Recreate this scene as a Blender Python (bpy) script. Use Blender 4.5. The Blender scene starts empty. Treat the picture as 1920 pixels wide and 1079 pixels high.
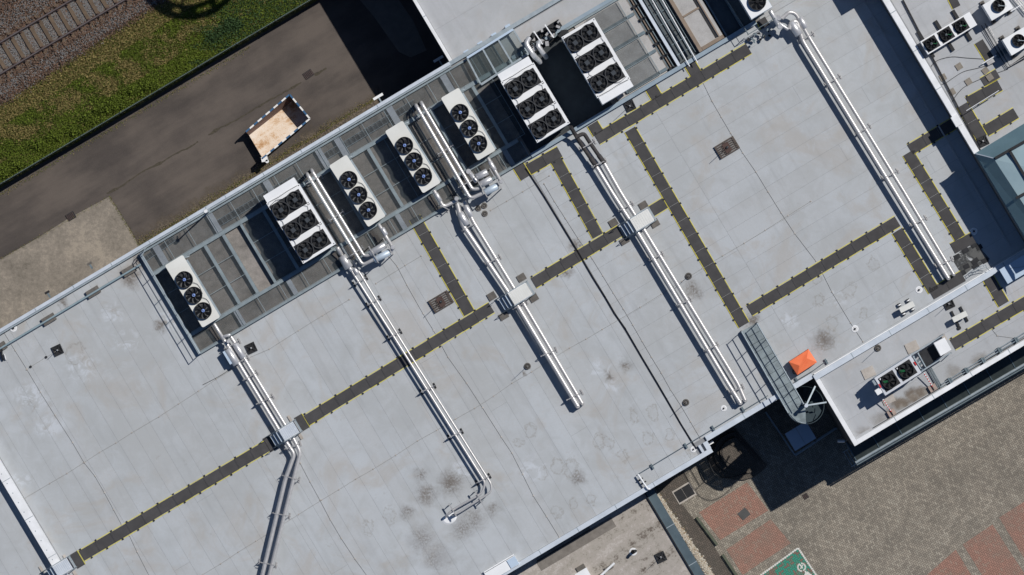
import bpy, math, random
from mathutils import Vector, Matrix, noise as mnoise
random.seed(7)
R = math.radians
scene = bpy.context.scene
COL = scene.collection

# ------------------------------------------------------------------ camera, sky, sun, exposure
CAMZ = 300.0
FPX = 33.7 * CAMZ                      # focal length in photo pixels (photo is 1920 wide)
cam_d = bpy.data.cameras.new("camera"); cam = bpy.data.objects.new("camera", cam_d); COL.objects.link(cam)
cam.location = (0, 0, CAMZ); cam.rotation_euler = (0, 0, 0)
cam_d.sensor_width = 36.0; cam_d.lens = FPX / 1920.0 * 36.0
cam_d.clip_start = 1.0; cam_d.clip_end = 2000.0
scene.camera = cam

SUN_EL = R(51.5)
sx, sy = 0.735, 0.678
world = bpy.data.worlds.new("World"); scene.world = world; world.use_nodes = True
wn = world.node_tree; bg = wn.nodes["Background"]
sky = wn.nodes.new("ShaderNodeTexSky"); sky.sky_type = 'NISHITA'; sky.sun_disc = False
sky.sun_elevation = SUN_EL; sky.sun_rotation = math.atan2(sx, sy)
sky.air_density = 1.0; sky.dust_density = 0.3; sky.ozone_density = 8.0
wn.links.new(sky.outputs[0], bg.inputs[0]); bg.inputs[1].default_value = 0.05
sd = bpy.data.lights.new("sun", 'SUN'); sun = bpy.data.objects.new("sun", sd); COL.objects.link(sun)
sd.energy = 3.9; sd.angle = R(0.5); sd.color = (1.0, 0.965, 0.91)
dvec = Vector((-sx * math.cos(SUN_EL), -sy * math.cos(SUN_EL), -math.sin(SUN_EL)))
sun.rotation_euler = dvec.to_track_quat('-Z', 'Y').to_euler()
scene.view_settings.view_transform = 'Standard'
scene.view_settings.look = 'None'
scene.view_settings.exposure = 0.0
scene.view_settings.gamma = 1.0
scene.view_settings.use_curve_mapping = False

# ------------------------------------------------------------------ helpers
TH = R(30.75)
ROOF = 7.0
DECK = 7.3
NROOF = 5.6
UROOF = 8.4
SROOF = 4.5

def S(z): return FPX / (CAMZ - z)
def W(px, py, z=0.0):
    s = S(z); return Vector(((px - 960) / s, -(py - 539.5) / s, z))
O0 = W(256, 466, ROOF)
cT, sT = math.cos(TH), math.sin(TH)
def AB(a, b, z=ROOF):                   # building frame: a runs right-up, b runs down-right
    return Vector((O0.x + a * cT + b * sT, O0.y + a * sT - b * cT, z))
def toab(px, py, z=ROOF):
    w = W(px, py, z); dx, dy = w.x - O0.x, w.y - O0.y
    return dx * cT + dy * sT, dx * sT - dy * cT

def props(o, label=None, cat=None, group=None, kind=None):
    if label: o['label'] = label
    if cat: o['category'] = cat
    if group: o['group'] = group
    if kind: o['kind'] = kind
    return o

def loc(parent, v):
    """world point -> local coordinates of the (unscaled, z-rotated) parent root"""
    if parent is None: return Vector(v)
    r = parent
    v = Vector(v) - r.location
    a = -r.rotation_euler.z
    return Vector((v.x * math.cos(a) - v.y * math.sin(a), v.x * math.sin(a) + v.y * math.cos(a), v.z))

def thing(name, label, cat, px, py, z, ang=TH, group=None, kind=None):
    o = bpy.data.objects.new(name, None); COL.objects.link(o)
    o.empty_display_size = 0.3
    o.location = W(px, py, z); o.rotation_euler = (0, 0, ang)
    props(o, label, cat, group, kind)
    return o

class MB:
    def __init__(s): s.v = []; s.f = []; s.sm = []; s.mi = []; s.m = 0
    def add(s, vs, fs, smooth=False):
        n = len(s.v); s.v += [tuple(q) for q in vs]
        for f in fs: s.f.append(tuple(i + n for i in f)); s.sm.append(smooth); s.mi.append(s.m)
    def box(s, x0, x1, y0, y1, z0, z1):
        s.add([(x0,y0,z0),(x1,y0,z0),(x1,y1,z0),(x0,y1,z0),(x0,y0,z1),(x1,y0,z1),(x1,y1,z1),(x0,y1,z1)],
              [(0,3,2,1),(4,5,6,7),(0,1,5,4),(1,2,6,5),(2,3,7,6),(3,0,4,7)]); return s
    def cbox(s, x, y, z, w, d, h, a=0.0):       # centre x,y; z = bottom
        c, q = math.cos(a), math.sin(a); vs = []
        for zz in (z, z + h):
            for (i, j) in ((-1,-1),(1,-1),(1,1),(-1,1)):
                u, t = i * w / 2, j * d / 2
                vs.append((x + u * c - t * q, y + u * q + t * c, zz))
        s.add(vs, [(0,3,2,1),(4,5,6,7),(0,1,5,4),(1,2,6,5),(2,3,7,6),(3,0,4,7)]); return s
    def bar(s, p, q, w, h):                     # box from p to q (centre line), width w horizontally, h vertically
        p, q = Vector(p), Vector(q); d = (q - p)
        if d.length < 1e-6: return s
        d.normalize()
        side = d.cross(Vector((0,0,1)))
        if side.length < 1e-3: side = Vector((1,0,0))
        side.normalize(); up = side.cross(d).normalized()
        vs = []
        for e in (p, q):
            for (i, j) in ((-1,-1),(1,-1),(1,1),(-1,1)):
                vs.append(e + side * (i * w / 2) + up * (j * h / 2))
        s.add(vs, [(0,1,2,3),(4,7,6,5),(0,4,5,1),(1,5,6,2),(2,6,7,3),(3,7,4,0)]); return s
    def prism(s, poly, z0, z1):
        n = len(poly)
        ar = sum(poly[i][0]*poly[(i+1)%n][1]-poly[(i+1)%n][0]*poly[i][1] for i in range(n))
        if ar < 0: poly = poly[::-1]
        s.add([(p[0], p[1], z0) for p in poly] + [(p[0], p[1], z1) for p in poly],
              [tuple(range(n))[::-1], tuple(range(n, 2 * n))] + [(i, (i+1) % n, n + (i+1) % n, n + i) for i in range(n)]); return s
    def sheet(s, poly, z):
        n = len(poly)
        ar = sum(poly[i][0]*poly[(i+1)%n][1]-poly[(i+1)%n][0]*poly[i][1] for i in range(n))
        if ar < 0: poly = poly[::-1]
        s.add([(p[0], p[1], z) for p in poly], [tuple(range(n))]); return s
    def cyl(s, x, y, z0, z1, r0, r1=None, seg=16, cap=True):
        r1 = r0 if r1 is None else r1
        vs = [(x + r0 * math.cos(6.28318 * i / seg), y + r0 * math.sin(6.28318 * i / seg), z0) for i in range(seg)]
        vs += [(x + r1 * math.cos(6.28318 * i / seg), y + r1 * math.sin(6.28318 * i / seg), z1) for i in range(seg)]
        s.add(vs, [(i, (i+1) % seg, seg + (i+1) % seg, seg + i) for i in range(seg)], True)
        if cap: s.add(vs[seg:], [tuple(range(seg))]); s.add(vs[:seg], [tuple(range(seg))[::-1]])
        return s
    def ring(s, x, y, z0, z1, ri, ro, seg=24):
        vs = []
        for (r, z) in ((ri, z0), (ro, z0), (ro, z1), (ri, z1)):
            vs += [(x + r * math.cos(6.28318 * i / seg), y + r * math.sin(6.28318 * i / seg), z) for i in range(seg)]
        fs = []
        for k in range(4):
            for i in range(seg):
                j = (i + 1) % seg; k2 = (k + 1) % 4
                fs.append((k * seg + i, k * seg + j, k2 * seg + j, k2 * seg + i))
        s.add(vs, fs, False); return s
    def tube(s, pts, r, seg=12, cap=True):
        pts = [Vector(p) for p in pts]; n = len(pts); rings = []
        d0 = (pts[1] - pts[0]).normalized()
        up = Vector((0,0,1)) if abs(d0.z) < 0.95 else Vector((1,0,0))
        nrm = (up - d0 * up.dot(d0)).normalized()
        for i in range(n):
            if i == 0: d = (pts[1] - pts[0]).normalized()
            elif i == n - 1: d = (pts[-1] - pts[-2]).normalized()
            else: d = ((pts[i+1] - pts[i]).normalized() + (pts[i] - pts[i-1]).normalized()).normalized()
            nrm = (nrm - d * nrm.dot(d)).normalized(); b = d.cross(nrm)
            rr = r[i] if isinstance(r, (list, tuple)) else r
            rings.append([pts[i] + nrm * (rr * math.cos(6.28318 * k / seg)) + b * (rr * math.sin(6.28318 * k / seg)) for k in range(seg)])
        vs = [p for g in rings for p in g]
        fs = [(i*seg+k, i*seg+(k+1)%seg, (i+1)*seg+(k+1)%seg, (i+1)*seg+k) for i in range(n-1) for k in range(seg)]
        s.add(vs, fs, True)
        if cap: s.add(rings[0], [tuple(range(seg))[::-1]]); s.add(rings[-1], [tuple(range(seg))])
        return s
    def mesh(s, name, mats):
        m = bpy.data.meshes.new(name); m.from_pydata(s.v, [], s.f)
        if not isinstance(mats, (list, tuple)): mats = [mats]
        for q in mats: m.materials.append(q)
        m.polygons.foreach_set('use_smooth', s.sm); m.polygons.foreach_set('material_index', s.mi)
        m.update(); return m
    def build(s, name, mats, parent=None, kind=None, origin=None):
        o = bpy.data.objects.new(name, s.mesh(name, mats)); COL.objects.link(o)
        if parent: o.parent = parent
        if kind: o['kind'] = kind
        return o

def inst(name, mesh, parent, lo=(0,0,0), rz=0.0, kind=None):
    o = bpy.data.objects.new(name, mesh); COL.objects.link(o)
    o.parent = parent; o.location = lo; o.rotation_euler = (0, 0, rz)
    if kind: o['kind'] = kind
    return o

def copy_tree(o, parent=None, depth=0):
    c = o.copy(); COL.objects.link(c); c.parent = parent
    for ch in list(o.children): copy_tree(ch, c, depth + 1)
    return c

def fillet(pts, r, n=4):
    pts = [Vector(p) for p in pts]; out = [pts[0]]
    for i in range(1, len(pts) - 1):
        a, b, c = pts[i-1], pts[i], pts[i+1]
        d1, d2 = (a - b), (c - b); rr = min(r, d1.length * .45, d2.length * .45)
        p, q = b + d1.normalized() * rr, b + d2.normalized() * rr
        for k in range(n + 1):
            t = k / n; out.append(p.lerp(b, t).lerp(b.lerp(q, t), t))
    out.append(pts[-1]); return out

# ------------------------------------------------------------------ materials
class E:                                  # tiny expression wrapper round shader math nodes
    def __init__(s, nt, k): s.nt = nt; s.k = k
    def _m(s, op, *a):
        n = s.nt.nodes.new('ShaderNodeMath'); n.operation = op
        for i, x in enumerate((s,) + a):
            x = x.k if isinstance(x, E) else x
            if isinstance(x, (int, float)): n.inputs[i].default_value = x
            else: s.nt.links.new(x, n.inputs[i])
        return E(s.nt, n.outputs[0])
    def __add__(s, o): return s._m('ADD', o)
    def __sub__(s, o): return s._m('SUBTRACT', o)
    def __mul__(s, o): return s._m('MULTIPLY', o)
    def __truediv__(s, o): return s._m('DIVIDE', o)
    def rs(s, c): return E(s.nt, c)._m('SUBTRACT', s) if not isinstance(c, (int, float)) else (s * -1.0) + c
    def floor(s): return s._m('FLOOR')
    def fract(s): return s._m('FRACT')
    def abs(s): return s._m('ABSOLUTE')
    def sqrt(s): return s._m('SQRT')
    def min(s, o): return s._m('MINIMUM', o)
    def max(s, o): return s._m('MAXIMUM', o)
    def lt(s, o): return s._m('LESS_THAN', o)
    def gt(s, o): return s._m('GREATER_THAN', o)
    def mod(s, o): return s._m('FLOORED_MODULO', o)
    def clamp(s): return s.max(0.0).min(1.0)
    def ss(s, a, b):                      # smooth step from a to b
        n = s.nt.nodes.new('ShaderNodeMapRange'); n.interpolation_type = 'SMOOTHSTEP'
        s.nt.links.new(s.k, n.inputs[0]); n.inputs[1].default_value = a; n.inputs[2].default_value = b
        return E(s.nt, n.outputs[0])

def newmat(name):
    m = bpy.data.materials.new(name); m.use_nodes = True
    return m, m.node_tree, m.node_tree.nodes['Principled BSDF']
def pos(nt):
    g = nt.nodes.new('ShaderNodeNewGeometry'); return g.outputs['Position']
def noise(nt, vec, scale, detail=4, rough=0.55, dist=0.0):
    n = nt.nodes.new('ShaderNodeTexNoise'); n.inputs['Scale'].default_value = scale
    n.inputs['Detail'].default_value = detail; n.inputs['Roughness'].default_value = rough
    n.inputs['Distortion'].default_value = dist
    nt.links.new(vec, n.inputs['Vector']); return E(nt, n.outputs[0])
def mix(nt, fac, a, b):
    n = nt.nodes.new('ShaderNodeMix'); n.data_type = 'RGBA'
    if isinstance(fac, (int, float)): n.inputs[0].default_value = fac
    else: nt.links.new(fac.k if isinstance(fac, E) else fac, n.inputs[0])
    for i, x in ((6, a), (7, b)):
        if isinstance(x, (tuple, list)): n.inputs[i].default_value = (*x[:3], 1)
        else: nt.links.new(x, n.inputs[i])
    return n.outputs[2]
def bump(nt, bs, h, strength=0.3, dist=0.02):
    b = nt.nodes.new('ShaderNodeBump'); b.inputs['Strength'].default_value = strength; b.inputs['Distance'].default_value = dist
    nt.links.new(h.k if isinstance(h, E) else h, b.inputs['Height']); nt.links.new(b.outputs[0], bs.inputs['Normal'])
def rotvec(nt, vec, ang=TH, scale=(1, 1, 1)):
    n = nt.nodes.new('ShaderNodeMapping'); n.vector_type = 'TEXTURE'
    n.inputs['Rotation'].default_value = (0, 0, ang); n.inputs['Scale'].default_value = (1/scale[0], 1/scale[1], 1/scale[2])
    nt.links.new(vec, n.inputs[0]); return n.outputs[0]
def objrand(nt):
    n = nt.nodes.new('ShaderNodeObjectInfo'); return E(nt, n.outputs['Random'])

def M(name, c1, c2=None, scale=3.0, rough=0.6, metal=0.0, bmp=0.15, spec=0.3, rnd=0.0, fine=25.0, fineamt=0.25):
    m, nt, bs = newmat(name)
    c2 = c2 or tuple(x * 0.8 for x in c1)
    p = pos(nt)
    n1 = noise(nt, p, scale, 5, .6); n2 = noise(nt, p, fine, 3, .6)
    fac = (n1 * (1 - fineamt) + n2 * fineamt).ss(0.32, 0.68)
    col = mix(nt, fac, c1, c2)
    if rnd:
        r = objrand(nt); col = mix(nt, (r * rnd), col, tuple(x * 0.45 for x in c1))
    nt.links.new(col, bs.inputs['Base Color'])
    bs.inputs['Roughness'].default_value = rough; bs.inputs['Metallic'].default_value = metal
    bs.inputs['Specular IOR Level'].default_value = spec
    if bmp: bump(nt, bs, n2, bmp, 0.01)
    return m

# roof membrane with dirt, pale patches, rain marks; the stains sit at fixed places on the roof
STAINS = [(800,930,.75),(845,905,.9),(790,1015,1.0),(820,1045,1.1),(868,990,.9),(890,975,.8),(762,960,.5),(1085,965-70,.55),
          (1172,686,.45),(1140,705,.35),(1080,455+5,.5),(118,570-3,.35),(245,520,.7),(262,492,.5),(1300,545,.7),(1410,600,.5),
          (1060,510,.4),(300,610,.5),(1545,637,.8),(880,80,.6),(985,700,.2),(790,890,.5),(925,955,.5)]
RINGS = [(995,810,.35),(1122,828,.35),(1072,878,.45),(1216,820,.28),(1140,830,.3),(1255,815,.3),(1018,890,.3),(1045,875,.35),(1190,780,.3),
         (1225,775,.35),(1530,520,.35),(1595,545,.4),(1637,495,.35),(1560,605,.35),(1620,585,.25),(1535,565,.3),(1550,640,.45),(1168,855,.25),
         (730,968,.4),(692,990,.35),(1110,935,.25),(1075,1005-60,.25),(973,830,.2),(1300,850,.3),(140,665,.6),(1045,960,.3)]
def roofmat(name, base, dark, light, brown, marks=True, dirt=1.0):
    m, nt, bs = newmat(name)
    p = pos(nt)
    v = rotvec(nt, p)
    big = noise(nt, p, 0.16, 4, .55); mid = noise(nt, p, 0.9, 5, .62, .6); fine = noise(nt, p, 9.0, 4, .7)
    grain = noise(nt, p, 45.0, 2, .7)
    streak = noise(nt, rotvec(nt, p, TH, (2.2, .18, 1)), 1.0, 4, .6)
    col = mix(nt, (big * .5 + mid * .5).ss(.38, .62), base, light)
    col = mix(nt, (streak.ss(.5, .78) * .30), col, dark)
    col = mix(nt, noise(nt, p, .33, 5, .65, .8).ss(.50, .68) * .50, col, brown)
    col = mix(nt, (noise(nt, p, .7, 6, .72, 1.2).ss(.60, .74) * fine.ss(.4, .6)) * .40, col, tuple(x * .62 for x in brown))
    col = mix(nt, noise(nt, p, .55, 4, .6, 1.5).ss(.62, .70) * .35, col, light)
    col = mix(nt, (mid * .4 + fine * .6).ss(.5, .72) * .30, col, brown)
    col = mix(nt, grain.ss(.52, .75) * .22, col, dark)
    r = objrand(nt); col = mix(nt, r * .16, col, tuple(x * .82 for x in base))
    col = mix(nt, (r * 7.31).fract() * .10, col, brown)
    if marks:
        sep = nt.nodes.new('ShaderNodeSeparateXYZ'); nt.links.new(p, sep.inputs[0])
        X, Y = E(nt, sep.outputs[0]), E(nt, sep.outputs[1])
        wob = noise(nt, p, 1.7, 4, .65); wob2 = noise(nt, p, 2.1, 3, .6, .5)
        Xd = X + (wob - .5) * 0.9; Yd = Y + (wob2 - .5) * 0.9
        acc = None; ringm = None
        for (px, py, rr) in STAINS:
            w = W(px, py, ROOF)
            d = ((Xd - w.x) * (Xd - w.x) + (Yd - w.y) * (Yd - w.y)).sqrt()
            k = d.ss(rr * 1.15, rr * .1); acc = k if acc is None else acc.max(k)
        for (px, py, rr) in RINGS:
            w = W(px, py, ROOF)
            d = ((Xd - w.x) * (Xd - w.x) * 1.5 + (Yd - w.y) * (Yd - w.y)).sqrt()
            k = ((d - rr).abs()).ss(.11, 0.0) ; fill = d.ss(rr, rr * .6) * .15
            k = k.max(fill); ringm = k if ringm is None else ringm.max(k)
        col = mix(nt, (acc * (fine * .55 + mid * .45).ss(.33, .58)) * .92 * dirt, col, (.135, .115, .098))
        col = mix(nt, ringm * (fine.ss(.34, .58)) * .55, col, (.24, .225, .20))
        pal = None
        for (px, py, rr) in ((60,745,1.5),(150,690,1.4),(235,640,1.1),(320,600,1.0),(210,590,.9),(90,800,1.2),(40,900,.8),(1480,600,.9),(1650,590,.6),(1125,690,.9),(1000,880,1.2),(870,880,1.0),(1570,560,.8),(1150,720,.7)):
            w = W(px, py, ROOF); d = ((Xd - w.x) * (Xd - w.x) + (Yd - w.y) * (Yd - w.y) * 1.7).sqrt()
            k = d.ss(rr, rr * .25); pal = k if pal is None else pal.max(k)
        col = mix(nt, pal * noise(nt, p, 1.3, 5, .7, 1.5).ss(.44, .60) * .75, col, (.50,.53,.57))
        col = mix(nt, pal * noise(nt, p, 1.1, 5, .7, .9).ss(.56, .68) * .45, col, (.27,.24,.205))
        # large pale-blue reworked area low in the middle
        w = W(830, 1030, ROOF); d = ((Xd - w.x) * (Xd - w.x) * .45 + (Yd - w.y) * (Yd - w.y)).sqrt()
        col = mix(nt, d.ss(3.6, 1.6) * mid.ss(.35, .6) * .5, col, light)
    nt.links.new(col, bs.inputs['Base Color'])
    bs.inputs['Roughness'].default_value = .62; bs.inputs['Specular IOR Level'].default_value = .25
    bump(nt, bs, mid * .6 + fine * .4, .25, .02)
    return m

def herringbone(name, cols, joint, w=0.105, dirtcol=(.12,.11,.095), dirt=.5, paint=None):
    m, nt, bs = newmat(name)
    p = pos(nt); v = rotvec(nt, p)
    sep = nt.nodes.new('ShaderNodeSeparateXYZ'); nt.links.new(v, sep.inputs[0])
    x, y = E(nt, sep.outputs[0]) / (w * -1.0), E(nt, sep.outputs[1]) / w
    i, j = x.floor(), y.floor(); fx, fy = x - i, y - j
    k = (i - j).mod(4.0)
    hor = k.lt(1.5)
    bx = i - hor * k; by = j - (hor.rs(1.0)) * (k * -1.0 + 3.0)
    lx, ly = x - bx, y - by
    wdt = hor + 1.0; hgt = hor.rs(2.0)
    ed = lx.min(wdt - lx).min(ly.min(hgt - ly))
    mort = ed.lt(0.10)
    comb = nt.nodes.new('ShaderNodeCombineXYZ'); nt.links.new(bx.k, comb.inputs[0]); nt.links.new(by.k, comb.inputs[1])
    wnz = nt.nodes.new('ShaderNodeTexWhiteNoise'); nt.links.new(comb.outputs[0], wnz.inputs['Vector'])
    rnd = E(nt, wnz.outputs['Value'])
    big = noise(nt, p, .35, 5, .6); fine = noise(nt, p, 1.3, 3, .5)
    col = mix(nt, rnd * .75, cols[0], cols[1])
    col = mix(nt, (rnd * 5.7).fract().gt(.80) * .5, col, cols[2])
    col = mix(nt, hor * .18, col, cols[1])
    col = mix(nt, (big * .6 + fine * .4).ss(.40, .66) * dirt * .8, col, dirtcol)
    if paint:
        wear = (noise(nt, p, 5.0, 3, .6) * .5 + rnd * .5).ss(.30, .52)
        col = mix(nt, wear * .9, col, paint)
    col = mix(nt, mort * .8, col, joint)
    nt.links.new(col, bs.inputs['Base Color']); bs.inputs['Roughness'].default_value = .85
    bs.inputs['Specular IOR Level'].default_value = .15
    bump(nt, bs, ed.min(.12) * 6.0 + rnd * .3, .4, .01)
    return m

def asphaltmat():
    m, nt, bs = newmat('asphalt')
    p = pos(nt); v = rotvec(nt, p, TH, (.25, 1.2, 1))
    big = noise(nt, p, .22, 5, .6); st = noise(nt, v, .9, 4, .6); fine = noise(nt, p, 14, 4, .75); g = noise(nt, p, 60, 2, .8)
    col = mix(nt, (big * .6 + st * .4).ss(.36, .64), (.125, .105, .092), (.066, .057, .053))
    col = mix(nt, fine.ss(.50, .76) * .35, col, (.155, .13, .108))
    col = mix(nt, g.ss(.55, .8) * .55, col, (.20, .175, .15))
    col = mix(nt, g.ss(.45, .25) * .5, col, (.03, .027, .026))
    nt.links.new(col, bs.inputs['Base Color']); bs.inputs['Roughness'].default_value = .9
    bs.inputs['Specular IOR Level'].default_value = .15
    bump(nt, bs, g, .5, .01); return m

def multinoise(name, stops, s1, s2, s3, rough=.9, bmp=.5, ang=TH, stretch=(1,1,1)):
    m, nt, bs = newmat(name)
    p = pos(nt); v = rotvec(nt, p, ang, stretch)
    a = noise(nt, v, s1, 5, .6, .4); b = noise(nt, p, s2, 5, .7); c = noise(nt, p, s3, 3, .8)
    f = (a * .42 + b * .33 + c * .25)
    cr = nt.nodes.new('ShaderNodeValToRGB'); nt.links.new(f.k, cr.inputs[0])
    el = cr.color_ramp.elements
    while len(el) < len(stops): el.new(.5)
    for e, (t, cc) in zip(el, stops): e.position = t; e.color = (*cc, 1)
    nt.links.new(cr.outputs[0], bs.inputs['Base Color']); bs.inputs['Roughness'].default_value = rough
    bs.inputs['Specular IOR Level'].default_value = .12
    bump(nt, bs, b * .5 + c * .5, bmp, .02); return m

def gratemat(name, col, alpha):
    m, nt, bs = newmat(name)
    p = pos(nt); n = noise(nt, p, 2.0, 4, .6)
    c = mix(nt, n.ss(.35, .65), col, tuple(x * .6 for x in col)); nt.links.new(c, bs.inputs['Base Color'])
    bs.inputs['Metallic'].default_value = .3; bs.inputs['Roughness'].default_value = .5
    tr = nt.nodes.new('ShaderNodeBsdfTransparent'); mx = nt.nodes.new('ShaderNodeMixShader')
    # open mesh: bars and holes finer than can be seen singly
    nt.links.new((n * .12 + (alpha - .06)).k, mx.inputs[0])
    nt.links.new(tr.outputs[0], mx.inputs[1]); nt.links.new(bs.outputs[0], mx.inputs[2])
    nt.links.new(mx.outputs[0], nt.nodes['Material Output'].inputs['Surface']); return m

m_roof = roofmat('roof_membrane', (.378,.394,.404), (.245,.255,.265), (.44,.466,.492), (.365,.335,.30))
m_roof2 = roofmat('roof_membrane_far', (.375,.388,.402), (.25,.26,.275), (.435,.45,.475), (.365,.33,.295), marks=False)
m_seam = M('seam_dark', (.25,.26,.275), (.21,.215,.225), 2, .8)
m_oldroof = multinoise('old_bitumen', [(.35,(.05,.042,.036)),(.41,(.17,.145,.125)),(.46,(.34,.315,.28)),(.53,(.37,.335,.305)),(.58,(.47,.44,.41)),(.66,(.22,.185,.16))], .7, 3.0, 13, stretch=(.35,1.8,1))
m_coping = M('coping_aluminium', (.62,.67,.73), (.50,.55,.61), 1.2, .45, .25, .05)
m_copingw = M('coping_white', (.80,.81,.83), (.68,.69,.70), 1.6, .55, 0, .05)
m_copingd = M('coping_dark', (.10,.14,.165), (.07,.10,.12), 1.2, .5, .3, .05)
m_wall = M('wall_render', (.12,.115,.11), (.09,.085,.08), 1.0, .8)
m_asph = asphaltmat()
m_conc = multinoise('yard_concrete', [(.34,(.105,.092,.077)),(.44,(.19,.168,.14)),(.52,(.245,.215,.18)),(.60,(.34,.295,.24)),(.70,(.16,.14,.115))], .45, 4.0, 20)
m_ballast = multinoise('ballast_bed', [(.30,(.06,.042,.03)),(.45,(.15,.10,.07)),(.56,(.165,.125,.098)),(.7,(.22,.19,.165))], 1.2, 14, 45, bmp=.9)
m_soil = multinoise('grass_soil', [(.32,(.03,.038,.008)),(.43,(.075,.080,.018)),(.51,(.14,.12,.042)),(.58,(.21,.165,.075)),(.70,(.08,.09,.02))], .5, 4, 30, bmp=.9)
m_land = multinoise('open_land', [(.35,(.05,.055,.02)),(.5,(.10,.09,.05)),(.65,(.14,.13,.10))], .05, .4, 4)
m_pave = herringbone('paving_grey', [(.345,.305,.25),(.185,.165,.14),(.42,.385,.32)], (.07,.062,.052))
m_pavered = herringbone('paving_red', [(.36,.20,.155),(.27,.155,.12),(.32,.25,.20)], (.09,.06,.05), dirt=.75, dirtcol=(.24,.185,.15))
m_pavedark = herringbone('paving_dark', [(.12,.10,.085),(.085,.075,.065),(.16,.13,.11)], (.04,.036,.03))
m_pavegreen = herringbone('paving_green', [(.22,.14,.11),(.20,.15,.12),(.17,.12,.10)], (.05,.07,.06), dirt=.3, paint=(.03,.27,.19))
m_paintw = M('road_paint_white', (.72,.72,.68), (.52,.50,.46), 8, .7, fineamt=.6)
m_tile = M('walkway_rubber', (.076,.073,.074), (.056,.054,.055), 2, .85, rnd=.3)
m_yellow = M('yellow_edge', (.68,.60,.06), (.50,.44,.09), 5, .7)
m_black = M('black_plastic', (.012,.012,.013), (.02,.02,.022), 4, .45, spec=.4)
m_blackm = M('black_matt', (.018,.019,.021), (.03,.031,.034), 4, .8)
m_fan = M('fan_plastic', (.010,.011,.013), (.016,.017,.02), 6, .42, spec=.35)
m_rim = M('fan_rim', (.035,.037,.041), (.05,.052,.057), 9, .5)
m_well = M('fan_opening', (.13,.135,.14), (.05,.052,.055), 9, .6)
m_motor = M('motor_housing', (.045,.055,.065), (.035,.04,.05), 9, .6)
m_blue = M('blue_hub', (.16,.30,.85), (.45,.60,.95), 26, .4)
m_cream = M('cooler_cream', (.70,.70,.665), (.62,.62,.585), .8, .5, 0, .04)
m_white = M('casing_white', (.80,.81,.82), (.72,.73,.745), .9, .45, 0, .04)
m_bluewhite = M('casing_pale_blue', (.52,.60,.68), (.44,.52,.60), .9, .45, .2, .04)
m_galv = M('galvanised', (.36,.41,.44), (.26,.31,.345), 3, .5, .35, .1)
m_treadshade = M('stair_tread_shaded', (.035,.055,.065), (.028,.042,.05), 3, .6, .2, .1)  # steel darkened in the colour to stand in for shade on the stair
m_galvd = M('galvanised_dark', (.17,.215,.24), (.12,.155,.175), 3, .55, .35, .1)
m_alu = M('aluminium_cladding', (.60,.585,.575), (.47,.46,.455), 1.6, .36, .42, .06, fine=7, fineamt=.45)
m_aluf = M('aluminium_foil', (.64,.64,.65), (.48,.48,.49), 2.5, .36, .45, .08)
m_steel = M('stainless', (.55,.54,.53), (.40,.39,.39), 5, .4, .6, .1)
m_lag = M('black_lagging', (.03,.029,.03), (.055,.05,.05), 5, .75, bmp=.4)
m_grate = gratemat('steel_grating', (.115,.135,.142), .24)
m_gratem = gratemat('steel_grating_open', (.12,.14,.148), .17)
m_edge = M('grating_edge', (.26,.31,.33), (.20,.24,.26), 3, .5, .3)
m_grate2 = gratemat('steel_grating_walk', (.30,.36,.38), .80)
m_deckfloor = multinoise('deck_floor', [(.30,(.10,.095,.09)),(.45,(.20,.185,.17)),(.58,(.29,.265,.245)),(.72,(.37,.35,.33))], .5, 3, 18)
m_decklight = multinoise('deck_floor_pale', [(.30,(.28,.27,.26)),(.5,(.40,.39,.38)),(.7,(.46,.455,.45))], .4, 3, 18)
m_brown = M('brown_steel', (.26,.20,.15), (.20,.155,.12), 2, .7)
m_slab = M('concrete_slab', (.17,.155,.14), (.10,.093,.086), 4, .9, rnd=.4)
m_slabp = M('concrete_pale', (.50,.46,.42), (.38,.34,.30), 4, .9, rnd=.3)
m_pink = M('concrete_pinkish', (.42,.33,.28), (.30,.23,.20), 5, .9)
m_wood = M('weathered_wood', (.13,.108,.094), (.075,.06,.052), 9, .9, rnd=.45)
m_rail = M('rusty_rail', (.115,.075,.065), (.07,.045,.04), 4, .5, .5)
m_railtop = M('rail_head', (.20,.17,.165), (.15,.125,.12), 4, .4, .7)
m_sleeper = M('sleeper', (.165,.118,.08), (.11,.08,.057), 4, .95, rnd=.5)
m_bedwood = multinoise('skip_floor', [(.34,(.36,.18,.075)),(.42,(.52,.34,.20)),(.47,(.66,.53,.41)),(.58,(.74,.66,.58))], .7, 1.6, 14, ang=R(40), stretch=(.3,1.6,1))
m_skin = M('skip_inside', (.22,.145,.12), (.15,.10,.09), 4, .7)
m_skipb = M('skip_blue', (.035,.11,.22), (.05,.13,.25), 5, .5)
m_skipw = M('skip_white', (.80,.80,.78), (.70,.68,.66), 5, .5)
m_orange = M('orange_tarpaulin', (.88,.22,.09), (.82,.17,.065), 2, .6, bmp=.1)
m_red = M('red_paint', (.62,.04,.04), (.5,.03,.03), 6, .5)
m_green = M('green_wire', (.03,.35,.12), (.02,.25,.08), 6, .5)
m_fence = M('fence_green', (.022,.045,.035), (.016,.034,.027), 3, .6)
m_fencetop = M('fence_top', (.12,.16,.15), (.08,.11,.10), 3, .5, .4)
m_glass, _nt, _bs = newmat('dark_glass')
_bs.inputs['Base Color'].default_value = (.10,.12,.125,1); _bs.inputs['Roughness'].default_value = .12; _bs.inputs['Specular IOR Level'].default_value = .5
_tr = _nt.nodes.new('ShaderNodeBsdfTransparent'); _tr.inputs[0].default_value = (.93,.96,.96,1)
_mx = _nt.nodes.new('ShaderNodeMixShader'); _mx.inputs[0].default_value = .17
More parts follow.
